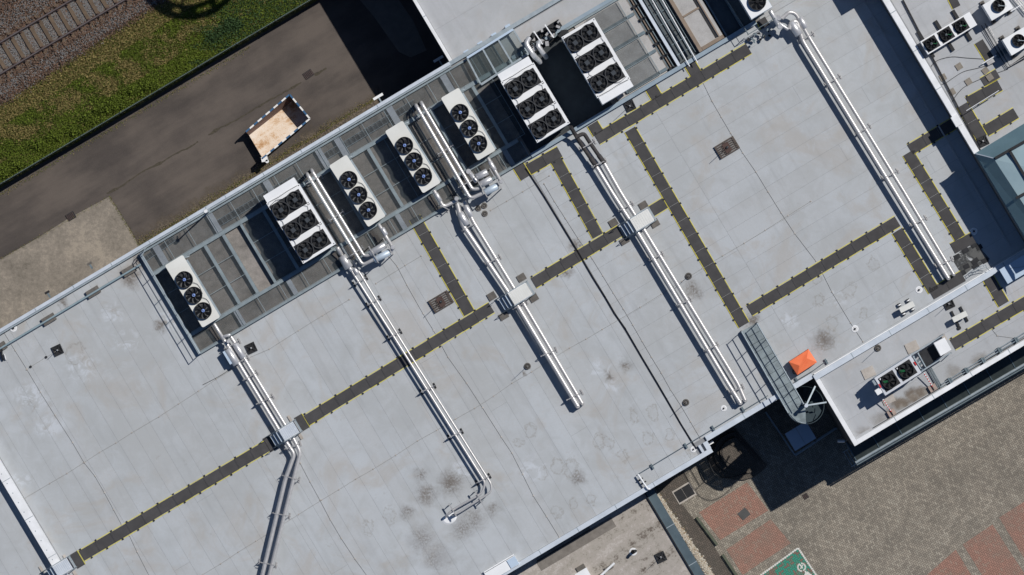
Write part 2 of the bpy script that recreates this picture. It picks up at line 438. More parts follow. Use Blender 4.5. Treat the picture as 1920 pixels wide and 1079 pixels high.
_nt.links.new(_tr.outputs[0], _mx.inputs[1]); _nt.links.new(_bs.outputs[0], _mx.inputs[2]); _nt.links.new(_mx.outputs[0], _nt.nodes['Material Output'].inputs['Surface'])
m_sheet = M('teal_metal_sheet', (.16,.25,.285), (.135,.215,.25), .8, .45, .35, .03)
m_pane = M('skylight_pane', (.33,.44,.48), (.28,.38,.42), .6, .2, .1, .02, spec=.6)
m_edgeblue = M('edge_plate_grey_blue', (.29,.355,.41), (.23,.29,.34), 1, .5, .2, .03)
m_paleblue = M('pale_blue_panel', (.46,.56,.68), (.41,.50,.61), 1, .5, 0, .03)
m_canopy = M('canopy_glass_dark', (.045,.055,.054), (.025,.032,.032), 1.5, .35, .1, .03, spec=.3)
m_wirem = M('conductor_wire', (.36,.36,.35), (.27,.27,.27), 4, .7, .1)
m_cable = M('cable_dark', (.06,.06,.065), (.08,.08,.085), 4, .6)
m_pebw = M('pebble_white', (.66,.62,.55), (.5,.45,.38), 12, .8)
m_pebt = M('pebble_tan', (.40,.30,.20), (.3,.22,.15), 12, .8)
m_stg = M('stone_grey', (.265,.255,.24), (.17,.17,.175), 15, .9)
m_stb = M('stone_brown', (.25,.15,.098), (.11,.075,.06), 15, .9)
m_std = M('stone_dark', (.085,.058,.042), (.05,.04,.036), 15, .9)
m_leafs = [M('grass_bright', (.165,.22,.028), (.12,.165,.02), 6, .7), M('grass_mid', (.10,.13,.022), (.07,.095,.016), 6, .7),
           M('grass_dry', (.34,.265,.11), (.24,.20,.07), 6, .8), M('grass_bluegreen', (.055,.11,.045), (.05,.09,.03), 6, .7)]

# ------------------------------------------------------------------ the ground
def poly_px(pts, z): return [(W(x, y, z).x, W(x, y, z).y) for x, y in pts]
def structure(name, mb, mat, kind='structure'):
    o = mb.build(name, mat); o['kind'] = kind; return o

structure('ground', MB().sheet([(-900,-900),(900,-900),(900,900),(-900,900)], -0.02), m_land)
fe0, fe1 = (-400, 589), (900, -178)          # fence line in pixels, beyond the frame at both ends
structure('road', MB().sheet(poly_px([fe0, fe1, (1300,-178), (1300,500), (400,1100), (-400,1100)], 0), 0.0), m_asph)
structure('grass_verge', MB().sheet(poly_px([(-400,449),(-200,320),(287,13),(600,-190),(1100,-500), (1400,-480), fe1, fe0], 0), -0.004), m_soil)
structure('ballast_bed', MB().sheet(poly_px([(-400,453),(-200,324),(287,17),(600,-186),(1100,-500),(500,-700),(-400,-100)], 0), 0.004), m_ballast)
structure('concrete_apron', MB().prism(poly_px([(-300,660),(0,487),(70,447),(130,409),(205,369),(232,411),(262,463),(256,480),(0,640),(-200,760)], 0), -0.05, 0.02), m_conc)
structure('paved_yard', MB().sheet(poly_px([(1150,850),(1500,650),(2300,400),(2300,1500),(1150,1500)], 0), 0.008), m_pave)
for pl in ([(1310.5,961.7),(1400.6,904.8),(1440.8,957.5),(1350.6,1012.9)], [(1361.7,1031),(1445,974),(1483,1019),(1424,1057),(1393,1079)],
           [(1873,971),(1935,932),(1995,1030),(1931,1065)], [(1805,1021),(1861,984),(1920,1075),(1930,1092),(1874,1130)], [(1735,1081),(1792,1031),(1850,1125),(1780,1160)]):
    structure('red_brick_bay', MB().sheet(poly_px(pl, 0), 0.012), m_pavered)
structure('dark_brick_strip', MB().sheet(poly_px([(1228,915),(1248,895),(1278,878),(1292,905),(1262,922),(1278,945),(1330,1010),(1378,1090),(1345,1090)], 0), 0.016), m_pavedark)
structure('green_parking_bay', MB().sheet(poly_px([(1496,1030),(1532,1082),(1560,1124),(1440,1180),(1380,1115),(1426,1081)], 0), 0.020), m_pavegreen)
vm, vn, vb = newmat('roadside_dirt'); vp = pos(vn)
vcol = mix(vn, noise(vn, vp, 18, 4, .8).ss(.4, .65), (.10,.078,.055), (.19,.155,.115)); vn.links.new(vcol, vb.inputs['Base Color']); vb.inputs['Roughness'].default_value = .95
vsp = vn.nodes.new('ShaderNodeSeparateXYZ'); vn.links.new(rotvec(vn, vp), vsp.inputs[0]); vY = E(vn, vsp.outputs[1])
_w0 = W(256, 466, 0); _y0 = -_w0.x * math.sin(TH) + _w0.y * math.cos(TH)
vfac = ((vY - _y0) + (noise(vn, vp, 1.1, 5, .7) - .5) * 1.6).ss(.95, .05) * (noise(vn, vp, 9, 3, .7).ss(.38, .56) * .7 + .25)
vtr = vn.nodes.new('ShaderNodeBsdfTransparent'); vmx = vn.nodes.new('ShaderNodeMixShader'); vn.links.new(vfac.k, vmx.inputs[0]); vn.links.new(vtr.outputs[0], vmx.inputs[1]); vn.links.new(vb.outputs[0], vmx.inputs[2]); vn.links.new(vmx.outputs[0], vn.nodes['Material Output'].inputs['Surface'])
structure('roadside_dirt', MB().sheet(poly_px([(262,462),(244,430),(640,185),(706,150),(720,190)], 0), 0.028), vm)
# painted border and charging symbol
mb = MB()
def paintline(pts, w, z):
    for a, b in zip(pts[:-1], pts[1:]): mb.bar(W(a[0], a[1], z), W(b[0], b[1], z), w, .003)
def dashed(a, b, n, w, z):
    for i in range(n):
        t0, t1 = i / n, (i + .86) / n
        p = W(a[0] + (b[0]-a[0]) * t0, a[1] + (b[1]-a[1]) * t0, z); q = W(a[0] + (b[0]-a[0]) * t1, a[1] + (b[1]-a[1]) * t1, z)
        mb.bar(p, q, w * random.uniform(.85, 1.1), .003)
dashed((1370,1120), (1496.5,1028), 34, .10, .026); dashed((1496.5,1028), (1560,1123), 28, .10, .0302)
o = mb.build('bay_border', m_paintw); props(o, 'white painted border round the green brick parking bay', 'road marking')
mb = MB()
cx, cy = 1503, 1064
for k in range(22):
    a0, a1 = 6.28 * k / 22, 6.28 * (k + .8) / 22
    if k in (4, 15): continue
    r = 7.2
    mb.bar(W(cx + r * math.cos(a0), cy + r * math.sin(a0), .030), W(cx + r * math.cos(a1), cy + r * math.sin(a1), .030), .09, .003)
mb.bar(W(1500,1059,.034), W(1505,1066,.034), .07, .003); mb.bar(W(1505,1060,.038), W(1501,1067,.038), .06, .003)
mb.bar(W(1510,1071,.034), W(1512,1079,.034), .10, .003); mb.bar(W(1509,1076,.038), W(1521,1081,.038), .22, .003); mb.bar(W(1513,1073,.042), W(1518,1078,.042), .12, .003)
o = mb.build('bay_symbol', m_paintw); props(o, 'white round charging symbol painted on the green brick bay', 'road marking')
# road patches
structure('road_patch', MB().sheet(poly_px([(640,-40),(700,-70),(775,40),(800,95),(770,108),(748,98),(700,30)], 0), 0.004),
          M('patch_concrete', (.17,.155,.14), (.13,.12,.11), 2, .9))
# crack and joint line along the road
mb = MB(); pts = []
for i in range(150):
    t = i / 149; x = 200 + (612 - 200) * t; y = 363 + (128 - 363) * t; q3 = Vector((t * 9, 0, 0))
    pts.append((x, y + 4.5 * mnoise.noise(q3) + 1.5 * mnoise.noise(q3 * 5)))
for i, (a, b) in enumerate(zip(pts[:-1], pts[1:])):
    wd = .05 + .16 * max(0, mnoise.noise(Vector((i * .13, 5, 0)))) + .05 * random.random()
    if mnoise.noise(Vector((i * .07, 9, 0))) > -.3: mb.bar(W(a[0], a[1], .006), W(b[0], b[1], .006), wd, .004)
o = mb.build('road_crack', M('crack_dirt', (.050,.044,.034), (.085,.072,.052), 9, .95)); o['kind'] = 'structure'

def tufts(name, n, gen, mats, label, cat, h=(.06,.2), w=(.015,.035), seed=1):
    rg = random.Random(seed); mb = MB()
    for _ in range(n):
        (x, y, z, k, sc) = gen(rg); a = rg.uniform(0, 6.28); hh = rg.uniform(*h) * sc; ww = rg.uniform(*w) * sc; l = rg.uniform(.2, .9) * hh
        mb.m = k; c, s_ = math.cos(a), math.sin(a)
        mb.add([(x - s_ * ww, y + c * ww, z), (x + s_ * ww, y - c * ww, z), (x + c * l, y + s_ * l, z + hh)], [(0, 1, 2)])
    o = mb.build(name, mats); props(o, label, cat, kind='stuff'); return o
def lerp(a, b, t): return a + (b - a) * t
def grass_gen(rg):
    while True:
        x = rg.uniform(-20, 620); t = rg.random()
        y0 = 197 - 0.64 * x; y1 = 349 - 0.592 * x
        y = lerp(y0, y1, t)
        if y > -20: break
    q3 = Vector((x * .022, y * .03, 0)); den = mnoise.noise(q3) + .5 * mnoise.noise(q3 * 2.7)
    if t < .28: k = 2 if rg.random() < .72 else 1
    elif x > 385 + 30 * math.sin(y * .2) and .45 < t and rg.random() < .45: k = 3
    elif t > .72 and den > -.1: k = 0 if rg.random() < .75 else 1
    elif den > .16: k = 2 if rg.random() < .75 else 1
    elif den < -.15: k = rg.choice([0, 0, 1])
    else: k = rg.choice([0, 1, 1, 2])
    w = W(x, y, 0); return w.x, w.y, 0, k, 1.0
tufts('grass', 90000, grass_gen, m_leafs, 'rough green and straw-coloured grass between the railway ballast and the fence', 'grass', (.05,.20), (.012,.035), 3)
def weed_gen(rg):
    t = rg.random() ** 1.0; x = lerp(262, 706, t); y = lerp(462, 186, t)
    c = .5 + .5 * math.sin(t * 37) * math.sin(t * 13 + 1)
    off = abs(rg.gauss(0, 5.0)) * (0.35 + c)
    w = W(x - off * .51, y - off * .86, 0); return w.x, w.y, 0, rg.choice([0,1,2,2,2]), .65
tufts('weeds', 3800, weed_gen, m_leafs, 'weeds sprouting along the foot of the long wall', 'weeds', (.05,.22), (.012,.03), 4)
def weed2(rg):
    q = rg.random()
    if q < .6: t = rg.random(); x = lerp(0, 470, t); y = 358 - .592 * x + abs(rg.gauss(0, 4)) + 5
    elif q < .8: t = rg.random(); x = lerp(0, 205, t) + rg.gauss(0, 1.5); y = lerp(487, 369, t) + rg.gauss(0, 1.5)
    else: t = rg.random(); x = lerp(205, 262, t) + rg.gauss(0, 1.2); y = lerp(369, 463, t) + rg.gauss(0, 1.2)
    w = W(x, y, 0); return w.x, w.y, .0, rg.choice([0,1,2,2]), .55
tufts('verge_weeds', 2600, weed2, m_leafs, 'thin weeds in the joints of road and concrete apron', 'weeds', (.05,.2), (.012,.03), 5)
def shrub_gen(rg):
    cs = [(190,205,16),(170,222,18),(215,200,14),(255,168,16),(280,160,14),(140,245,14),(75,272,16),(35,310,15),(15,325,12),(400,70,20),(425,55,22),(440,45,18),(100,255,14),(225,190,16)]
    c = rg.choice(cs); x = rg.gauss(c[0], c[2] * .5); y = rg.gauss(c[1], c[2] * .35)
    y = min(y, 338 - .592 * x)
    w = W(x, y, 0); return w.x, w.y, rg.uniform(0, .3), (3 if c[0] > 390 else rg.choice([0, 0, 1])), 1.0
tufts('bramble', 9000, shrub_gen, m_leafs, 'bright leafy brambles growing up against the fence', 'bramble', (.03,.10), (.02,.05), 6)

def stones(name, n, gen, mats, label, cat, r=(.02,.045), seed=9, kind='stuff'):
    rg = random.Random(seed); mb = MB()
    for _ in range(n):
        x, y, z, k = gen(rg); a = rg.uniform(.7, 1.3); q = rg.uniform(*r); t = rg.uniform(0, 6.28); mb.m = k
        c, s_ = math.cos(t) * q, math.sin(t) * q
        mb.add([(x+c,y+s_,z),(x-s_*a,y+c*a,z),(x-c,y-s_,z+q*.3),(x+s_*a,y-c*a,z),(x+q*.2,y,z+q*.9)], [(0,1,4),(1,2,4),(2,3,4),(3,0,4)])
    o = mb.build(name, mats); props(o, label, cat, kind=kind); return o
def bal_gen(rg):
    while True:
        x = rg.uniform(-15, 320); y = rg.uniform(-15, 205)
        if y < 198 - .64 * x + rg.gauss(0, 6): break
    w = W(x, y, 0); nx = (y + .60 * x)
    dd = abs(nx - 172); 
    pg = .75 if abs(nx - 110) < 27 else (.42 if dd < 9 or (30 < nx < 68) else .12)
    k = 0 if rg.random() < pg else rg.choice([1, 1, 2])
    hz = .135 if (nx < 72 or nx > 150) and rg.random() < .5 else .05
    return w.x, w.y, hz, k
stones('gravel', 34000, bal_gen, [m_stg, m_stb, m_std], 'grey and rusty brown crushed stone ballast round the railway track', 'ballast')
def peb_gen(rg):
    t = rg.random(); x = lerp(1232, 1336, t) + rg.gauss(0, 2.2 + t); y = lerp(928, 1084, t) + rg.gauss(0, 1.6); w = W(x, y, 0)
    return w.x, w.y, .02, rg.choice([0, 0, 0, 1])
stones('pebbles', 3200, peb_gen, [m_pebw, m_pebt], 'strip of white pebbles along the dark coping beside the yard', 'pebbles', (.025,.055))
tufts('pebble_weeds', 700, lambda rg: (*W(lerp(1232,1330,(t:=rg.random()))+rg.gauss(2,4), lerp(926,1075,t)+rg.gauss(0,3), 0)[:2], 0, rg.choice([0,1,2,2]), .6), m_leafs,
      'small weeds growing among the white pebbles', 'weeds', (.05,.18), (.015,.03), 8)

# ------------------------------------------------------------------ railway
def track():
    t = thing('railway_track', 'railway track with rusty rails on brown sleepers in stone ballast', 'railway track', 100, 50, 0, 0)
    a1, b1 = Vector(W(0, 81, 0)), Vector(W(136, 0, 0)); d = (b1 - a1).normalized()
    n = Vector((-d.y, d.x, 0)); gauge = 1.505
    for k, base in enumerate((a1, a1 - n * gauge)):
        p, q = loc(t, base - d * 14), loc(t, base + d * 16)
        o = MB().bar(p + Vector((0,0,.19)), q + Vector((0,0,.19)), .14, .03).bar(p + Vector((0,0,.26)), q + Vector((0,0,.26)), .02, .12).build('rail', m_rail, t)
        MB().bar(p + Vector((0,0,.33)), q + Vector((0,0,.33)), .068, .03).build('rail_head', m_railtop, o)
    ang = math.atan2(d.y, d.x)
    sm = MB().cbox(0, 0, .02, .20, 2.5, .115).mesh('sleeper', m_sleeper)
    cm = MB()
    for i in range(-22, 27):
        c = loc(t, a1 - n * (gauge / 2) + d * (i * .60 + .12))
        inst('sleeper', sm, t, (c.x, c.y, 0), ang + random.uniform(-.012, .012))
        for sgn in (-1, 1):
            for e in (-1, 1):
                cc = c + Vector((n.x, n.y, 0)) * (sgn * gauge / 2 + e * .11); cm.cbox(cc.x, cc.y, .18, .09, .07, .05, ang)
    cm.build('rail_clips', m_rail, t, 'stuff')
track()

# ------------------------------------------------------------------ fence
def fence():
    t = thing('fence', 'dark green slatted fence between the grass verge and the road', 'fence', 0, 350, 0, 0)
    P0, P1 = W(-60, 385, 0), W(700, -66, 0); d = (P1 - P0); L = d.length; d.normalize(); ang = math.atan2(d.y, d.x); n = int(L / 2.5)
    pm = MB().box(-.03, .03, -.03, .03, 0, 1.75).mesh('post', m_fencetop)
    wm = MB(); k = 0
    while k * .1 < 2.42: wm.box(.04 + k * .1, .04 + k * .1 + .085, -.006, .006, .08, 1.62); k += 1
    wm = wm.mesh('slat_panel', m_fence)
    rm = MB().box(0, 2.5, -.022, .022, 1.62, 1.67)
    for q in range(24): rm.box(q * .104 + .02, q * .104 + .05, -.028, .028, 1.67, 1.695)
    rm = rm.mesh('top_rail', m_fencetop)
    for i in range(n + 1):
        p = loc(t, P0 + d * (i * 2.5)); inst('post', pm, t, p, ang)
        inst('slat_panel', wm, t, p, ang, 'stuff'); inst('top_rail', rm, t, p, ang, 'stuff')
fence()

# ------------------------------------------------------------------ mast with ring platform, beyond the frame (its shadow falls on the verge)
def mast():
    h = 15.0
    off = Vector((sx, sy, 0)) * (h / math.tan(SUN_EL))
    c = W(349, -68, 0) + off
    t = bpy.data.objects.new('light_mast', None); COL.objects.link(t); t.location = (c.x, c.y, 0)
    props(t, 'tall light mast with round ring platform, its shadow on the grass verge', 'mast')
    MB().cyl(0, 0, 0, 15.6, .22, .12, 16).build('pole', m_galv, t)
    mb = MB().ring(0, 0, h - .12, h, 2.88, 3.22, 48).ring(0, 0, h - .12, h, 2.38, 2.62, 48)
    mb.build('ring', m_galv, t)
    for k in range(12):
        a = k * 6.283 / 12; w = .75 if k % 3 == 0 else .24
        if k in (6, 7, 8):  w = 1.1
        MB().cbox(2.83 * math.cos(a), 2.83 * math.sin(a), h - .3, .5, w, .25, a).build('floodlight', m_galvd, t)
    for k in range(3):
        a = .4 + k * 2.094; MB().bar((0, 0, h - .05), (2.5 * math.cos(a), 2.5 * math.sin(a), h - .05), .1, .1).build('spoke', m_galv, t)
mast()

# ------------------------------------------------------------------ buildings
def ab(a, b): v = AB(a, b); return (v.x, v.y)
def rect(a0, a1, b0, b1): return [ab(a0, b0), ab(a1, b0), ab(a1, b1), ab(a0, b1)]
A_J = toab(1145, 575)[0]           # movement joint
B_S = toab(1100, 987)[1] + .02     # south edge, left half
B_S2 = toab(1420, 771)[1]          # south edge, right half
A_E = toab(1566, 776)[0]           # south-east block's left edge
A_U = toab(1740, 144, UROOF)[0]    # upper block's left edge
A_N = toab(820, 78, NROOF)[0]      # north block's left edge
B_P = toab(1720, 588)[1]           # strip between main roof and south-east block
A_R = toab(55, 970)[0]             # low ridge wall on the left
print('frame', A_J, B_S, B_S2, A_E, A_U, A_N, B_P, A_R)

def building(name, label, px, py):
    t = thing(name, label, 'building', px, py, 0, 0); return t
def lp(t, poly): return [(loc(t, (x, y, 0)).x, loc(t, (x, y, 0)).y) for x, y in poly]
def bpart(t, name, poly, z0, z1, mat, parent=None):
    return MB().prism(lp(t, poly), z0, z1).build(name, mat, parent or t)
def sheets(t, roof, a0, a1, b0, b1, along, z, mat, pitch=1.0, piece=(40, 50), skew=0.0, name='membrane_sheet'):
    """membrane rolls: separate sheets, a narrow seam between them"""
    g = .0055; rg = random.Random(int(a0 * 7 + b0 * 3 + 99))
    lo, hi = (a0, a1) if along == 'b' else (b0, b1)
    s0, s1 = (b0, b1) if along == 'b' else (a0, a1)
    x = lo
    while x < hi - .05:
        x2 = min(x + pitch * rg.uniform(.97, 1.03), hi); y = s0; first = True
        while y < s1 - .05:
            y2 = min(y + (rg.uniform(6, piece[1]) if first else rg.uniform(*piece)), s1); first = False
            if s1 - y2 < 1.5: y2 = s1
            r = rect(x + g, x2 - g, y + g, y2 - g) if along == 'b' else rect(y + g, y2 - g, x + g, x2 - g)
            MB().prism(lp(t, r), z, z + .006).build(name, mat, roof)
            y = y2
        x = x2

# main building
main = building('main_building', 'large flat-roofed building with pale grey roof crossed by pipes and walkways', 760, 600)
polyL = [ab(-40, 0), ab(A_U + .0, 0), ab(A_U, B_P), ab(A_E, B_P), ab(A_E, B_S2), ab(A_J + .75, B_S2), ab(A_J + .75, B_S), ab(-40, B_S)]
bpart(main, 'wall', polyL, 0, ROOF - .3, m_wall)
roof = bpart(main, 'roof', polyL, ROOF - .3, ROOF, m_seam)
D0, D1 = toab(300, 560)[0], 0
A_D = 0.05; B_D = toab(505, 587)[1]
print('deck b', B_D, 'left a', A_D)
sheets(main, roof, -34, A_R - .3, .3, B_S - .25, 'b', ROOF, m_roof)
sheets(main, roof, A_R + .3, A_D, .3, B_S - .25, 'b', ROOF, m_roof)
sheets(main, roof, A_D, A_J - .04, B_D + .02, B_S - .25, 'b', ROOF, m_roof)
sheets(main, roof, A_J + .04, A_E, B_D + .02, B_S2 - .25, 'a', ROOF, m_roof)
sheets(main, roof, A_E, A_U, B_D + .02, B_P - .02, 'a', ROOF, m_roof)
sheets(main, roof, 35.5, A_U, .3, B_D, 'a', ROOF, m_roof)
_b1 = toab(405, 445)[1]
MB().prism(lp(main, [ab(A_D, .28), ab(22.7, .28), ab(22.7, _b1), ab(35.5, _b1), ab(35.5, B_D), ab(A_D, B_D)]), ROOF + .001, ROOF + .008).build('plant_floor', m_deckfloor, main)
sheets(main, roof, 22.72, 35.5, .28, _b1 - .02, 'a', ROOF + .002, m_roof2, 1.3)
def coping(t, a0, a1, b0, b1, z0, z1, mat=m_coping, name='parapet', joints=True):
    p = bpart(t, name, rect(a0, a1, b0, b1), z0, z1, mat)
    if joints:
        mb = MB(); L = max(a1 - a0, b1 - b0); n = int(L / 2.4)
        for i in range(1, n):
            if a1 - a0 > b1 - b0:
                x = a0 + i * 2.4; r = rect(x - .02, x + .02, b0 - .008, b1 + .008)
            else:
                x = b0 + i * 2.4; r = rect(a0 - .008, a1 + .008, x - .02, x + .02)
            mb.prism(lp(t, r), z1 - .08, z1 + .006)
        if n > 1: mb.build('joint_covers', m_galv, p, 'stuff')
    return p
coping(main, -40, toab(838, 110)[0], -.02, .16, ROOF - .02, ROOF + .33)
coping(main, -40, toab(838, 110)[0], .165, .26, ROOF - .02, ROOF + .24, m_galv, joints=False)
coping(main, toab(838, 110)[0] + .002, A_U - .01, -.02, .20, ROOF - .02, ROOF + .24, m_galv, joints=False)
coping(main, -40, A_J + .75, B_S - .24, B_S + .02, ROOF - .02, ROOF + .18)
coping(main, A_J + .50, A_J + .77, B_S2 - .02, B_S - .245, ROOF - .02, ROOF + .18, joints=False)
coping(main, A_J + .20, A_J + .34, B_S2 - .02, B_S - .245, ROOF - .02, ROOF + .16, joints=False)
GA0, GA1 = toab(1455, 745)[0], toab(1493, 726)[0]
coping(main, A_J + .775, A_E - .01, B_S2 - .27, B_S2 + .02, ROOF - .02, ROOF + .15)
coping(main, A_E, toab(1925, 470)[0] + 8, B_P - .005, B_P + .30, ROOF - .02, ROOF + .26)
MB().prism(lp(main, rect(A_E + .1, toab(1920,470)[0] + 8, B_P - .06, B_P - .01)), ROOF, ROOF + .12).build('flashing', m_copingw, main)
# low ridge wall on the left roof
rw = bpart(main, 'ridge_wall', rect(A_R - .25, A_R + .25, .3, B_S - .26), ROOF, ROOF + .52, m_copingw)
mb = MB()
for i in range(1, 11): mb.prism(lp(main, rect(A_R - .262, A_R + .262, i * 2.4, i * 2.4 + .03)), ROOF + .45, ROOF + .526)
for i in range(40):
    b = .8 + i * .6; c = ab(A_R - .05, b); c = lp(main, [c])[0]; mb.cbox(c[0], c[1], ROOF + .52, .05, .05, .012, TH)
mb.build('fixings', m_galv, rw, 'stuff')
mb = MB(); pv = None
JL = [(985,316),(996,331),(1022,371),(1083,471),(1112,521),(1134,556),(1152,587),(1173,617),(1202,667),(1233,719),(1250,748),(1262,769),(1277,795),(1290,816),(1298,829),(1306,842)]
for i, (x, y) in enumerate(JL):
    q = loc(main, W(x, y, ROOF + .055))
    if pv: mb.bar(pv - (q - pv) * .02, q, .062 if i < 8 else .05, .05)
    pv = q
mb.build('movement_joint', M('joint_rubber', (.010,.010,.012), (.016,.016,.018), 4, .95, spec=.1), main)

# north block (lower roof, top middle)
north = building('north_building', 'lower flat roof block with pale roof at the top edge of the photo', 950, 30)
aN = A_N
polyN = [ab(aN, -24.5), ab(A_U + 20, -24.5), ab(A_U + 20, -.03), ab(aN, -.03)]
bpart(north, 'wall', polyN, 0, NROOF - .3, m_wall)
rn = bpart(north, 'roof', polyN, NROOF - .3, NROOF, m_seam)
sheets(north, rn, aN + .2, aN + 26, -12, -.03, 'a', NROOF, m_roof2, 2.0, (14, 20))
coping(north, aN, aN + .18, -24.5, -.04, NROOF - .02, NROOF + .16, m_copingw)

# upper block, north-east
upper = building('upper_building', 'taller flat-roofed block at the right with white parapet and skylight', 1850, 120)
B_UE = toab(1917, 472)[1]
polyU = rect(A_U, A_U + 24, -14, B_UE)
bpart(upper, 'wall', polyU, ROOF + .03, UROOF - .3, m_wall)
ru = bpart(upper, 'roof', polyU, UROOF - .3, UROOF, m_seam)
sheets(upper, ru, A_U + .35, A_U + 12, -12, toab(1840, 290, UROOF)[1], 'a', UROOF, m_roof2, 1.6, (12, 18))
coping(upper, A_U - .03, A_U + .30, -14, toab(1830, 287, UROOF)[1], UROOF - .02, UROOF + .42, m_copingw)
coping(upper, A_U + .33, A_U + .40, -14, toab(1830, 287, UROOF)[1], UROOF, UROOF + .06, m_seam, 'flashing', False)
MB().bar(loc(upper, W(1693,0,UROOF+.1)), loc(upper, W(1838,282,UROOF+.1)), .07, .1).build('cable_duct', m_black, upper)
MB().prism(lp(upper, rect(A_U - .12, A_U + .28, toab(1783,221,UROOF+.5)[1], toab(1795,238,UROOF+.5)[1])), UROOF + .1, UROOF + .5).build('scupper', m_copingw, upper)
MB().prism(lp(upper, rect(A_U - .80, A_U - .72, -14, B_UE - .6)), ROOF + .008, ROOF + .05).build('gutter', m_roof2, upper)
bpart(upper, 'plant_room', rect(A_U + .02, A_U + 6, -14, toab(1637,-26,9.9)[1]), UROOF + .02, 9.9, m_copingw)
# hipped skylight
def skylight():
    zc, zr = UROOF + 1.45, UROOF + 2.15
    P = lambda x, y, z: loc(upper, W(x, y, z))
    A = P(1828, 288, zc); B = P(1935, 223, zc); C = P(1955, 500, zc)
    Rg = P(1863, 297, zr); R2 = P(1950, 247, zr); R3 = P(1968, 462, zr)
    s = bpart(upper, 'skylight', rect(A_U + .02, A_U + 12, toab(1831,289,zc)[1], B_UE - .1), UROOF + .02, zc - .03, m_sheet)
    MB().add([A, B, R2, Rg], [(0, 3, 2, 1)]) if False else None
    f = MB(); f.add([A, Rg, R2, B], [(0, 1, 2, 3)]); f.build('upper_slope', m_sheet, s)
    f = MB(); f.add([A, C, R3, Rg], [(0, 1, 2, 3)]); f.build('left_slope', m_sheet, s)
    # inner glazed roof, a little lower, with bars
    G = [P(1864, 299, zr - .02), P(1952, 249, zr - .02), P(2050, 420, zr - .02), P(1970, 462, zr - .02)]
    apex = P(1990, 330, zr + .35)
    for i in range(4):
        g = MB(); g.add([G[i], G[(i + 1) % 4], apex], [(0, 2, 1)]); g.build('pane', m_pane, s)
    for (a, b) in (((1866,297),(1952,248)), ((1893,283),(1960,395)), ((1905,372),(1960,342))):
        MB().bar(P(*a, zr + .16), P(*b, zr + .16), .14, .12).build('glazing_bar', m_blackm, s)
    MB().bar(P(1828, 288, zc + .02), P(1863, 297, zr + .02), .05, .04).build('hip_cap', m_coping, s)
skylight()

# south-east block
se = building('south_east_building', 'flat-roofed block at lower right with white parapet above the brick yard', 1700, 720)
B_E = toab(1602, 837)[1]
polyE = rect(A_E, A_U + 24, B_P + .31, B_E)
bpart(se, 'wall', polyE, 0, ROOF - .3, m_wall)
rs_ = bpart(se, 'roof', polyE, ROOF - .3, ROOF, m_seam)
sheets(se, rs_, A_E + .25, A_E + 21, B_P + .32, B_E - .25, 'a', ROOF, m_roof2, 1.4, (12, 18))
coping(se, A_E, A_E + .24, B_P + .31, B_E, ROOF - .02, ROOF + .22, m_copingw)
coping(se, A_E + .243, A_U + 20, B_E - .26, B_E, ROOF - .02, ROOF + .22, m_copingw)
MB().prism(lp(se, rect(A_E + 1.4, A_U + 16, B_E - .36, B_E - .32)), ROOF + .006, ROOF + .1).build('parapet_cable', m_cable, se)
# stain sheet (rust-brown puddle mark) inside the parapet
ms, nt_, bs_ = newmat('puddle_stain')
pp = pos(nt_); nn = noise(nt_, pp, 1.4, 5, .65, .4)
sp = nt_.nodes.new('ShaderNodeSeparateXYZ'); nt_.links.new(pp, sp.inputs[0]); X, Y = E(nt_, sp.outputs[0]), E(nt_, sp.outputs[1])
acc = None
for (x, y, r) in ((1690,757,.75),(1712,746,.75),(1730,738,.6),(1672,768,.6),(1625,815,.8),(1615,825,.5),(1650,790,.8),(1790,700,.8),(1840,675,.7)):
    w = W(x, y, ROOF); k = (((X - w.x) * (X - w.x) + (Y - w.y) * (Y - w.y) * 1.6).sqrt() + (nn - .5) * 1.1).ss(r, r * .2); k = k * (.75 if x < 1745 and y < 760 else .35); acc = k if acc is None else acc.max(k)
nt_.links.new(mix(nt_, nn.ss(.35,.65), (.16,.115,.075), (.30,.26,.21)), bs_.inputs['Base Color']); bs_.inputs['Roughness'].default_value = .8
tr_ = nt_.nodes.new('ShaderNodeBsdfTransparent'); mx_ = nt_.nodes.new('ShaderNodeMixShader'); nt_.links.new((acc * .85).k, mx_.inputs[0])
nt_.links.new(tr_.outputs[0], mx_.inputs[1]); nt_.links.new(bs_.outputs[0], mx_.inputs[2]); nt_.links.new(mx_.outputs[0], nt_.nodes['Material Output'].inputs['Surface'])
MB().sheet(lp(se, rect(A_E + .3, A_E + 9, B_E - 2.2, B_E - .4)), ROOF + .011).build('puddle_stain', ms, se)
# glazed canopy low along the block's yard side
zc = 2.4
cn = thing('glass_canopy', 'long dark glazed canopy with round grey gutter below the white parapet', 'canopy', 1640, 830, zc, 0)
c0, c1 = Vector(W(1607, 866, zc)), Vector(W(1990, 643, zc)); dd = (c1 - c0).normalized(); nn_ = Vector((-dd.y, dd.x, 0))
L = (c1 - c0).length; n = 9
for i in range(n):
    p0, p1 = loc(cn, c0 + dd * (L * i / n + .02)), loc(cn, c0 + dd * (L * (i + 1) / n - .02))
    q = Vector((nn_.x, nn_.y, 0)) * 1.25 + Vector((0, 0, .25)); z = Vector((0, 0, .03))
    m = MB(); m.add([p0, p1, p1 + q, p0 + q, p0 + z, p1 + z, p1 + q + z, p0 + q + z], [(0,3,2,1),(4,5,6,7),(0,1,5,4),(1,2,6,5),(2,3,7,6),(3,0,4,7)]); m.build('pane', m_canopy, cn)
    e = loc(cn, c0 + dd * (L * i / n)); MB().bar(e + Vector((0,0,.04)), e + q + Vector((0,0,.05)), .05, .06).build('rafter', m_copingd, cn)
MB().tube([loc(cn, c0 - dd * .1), loc(cn, c1)], .09, 10).build('gutter', m_galv, cn)
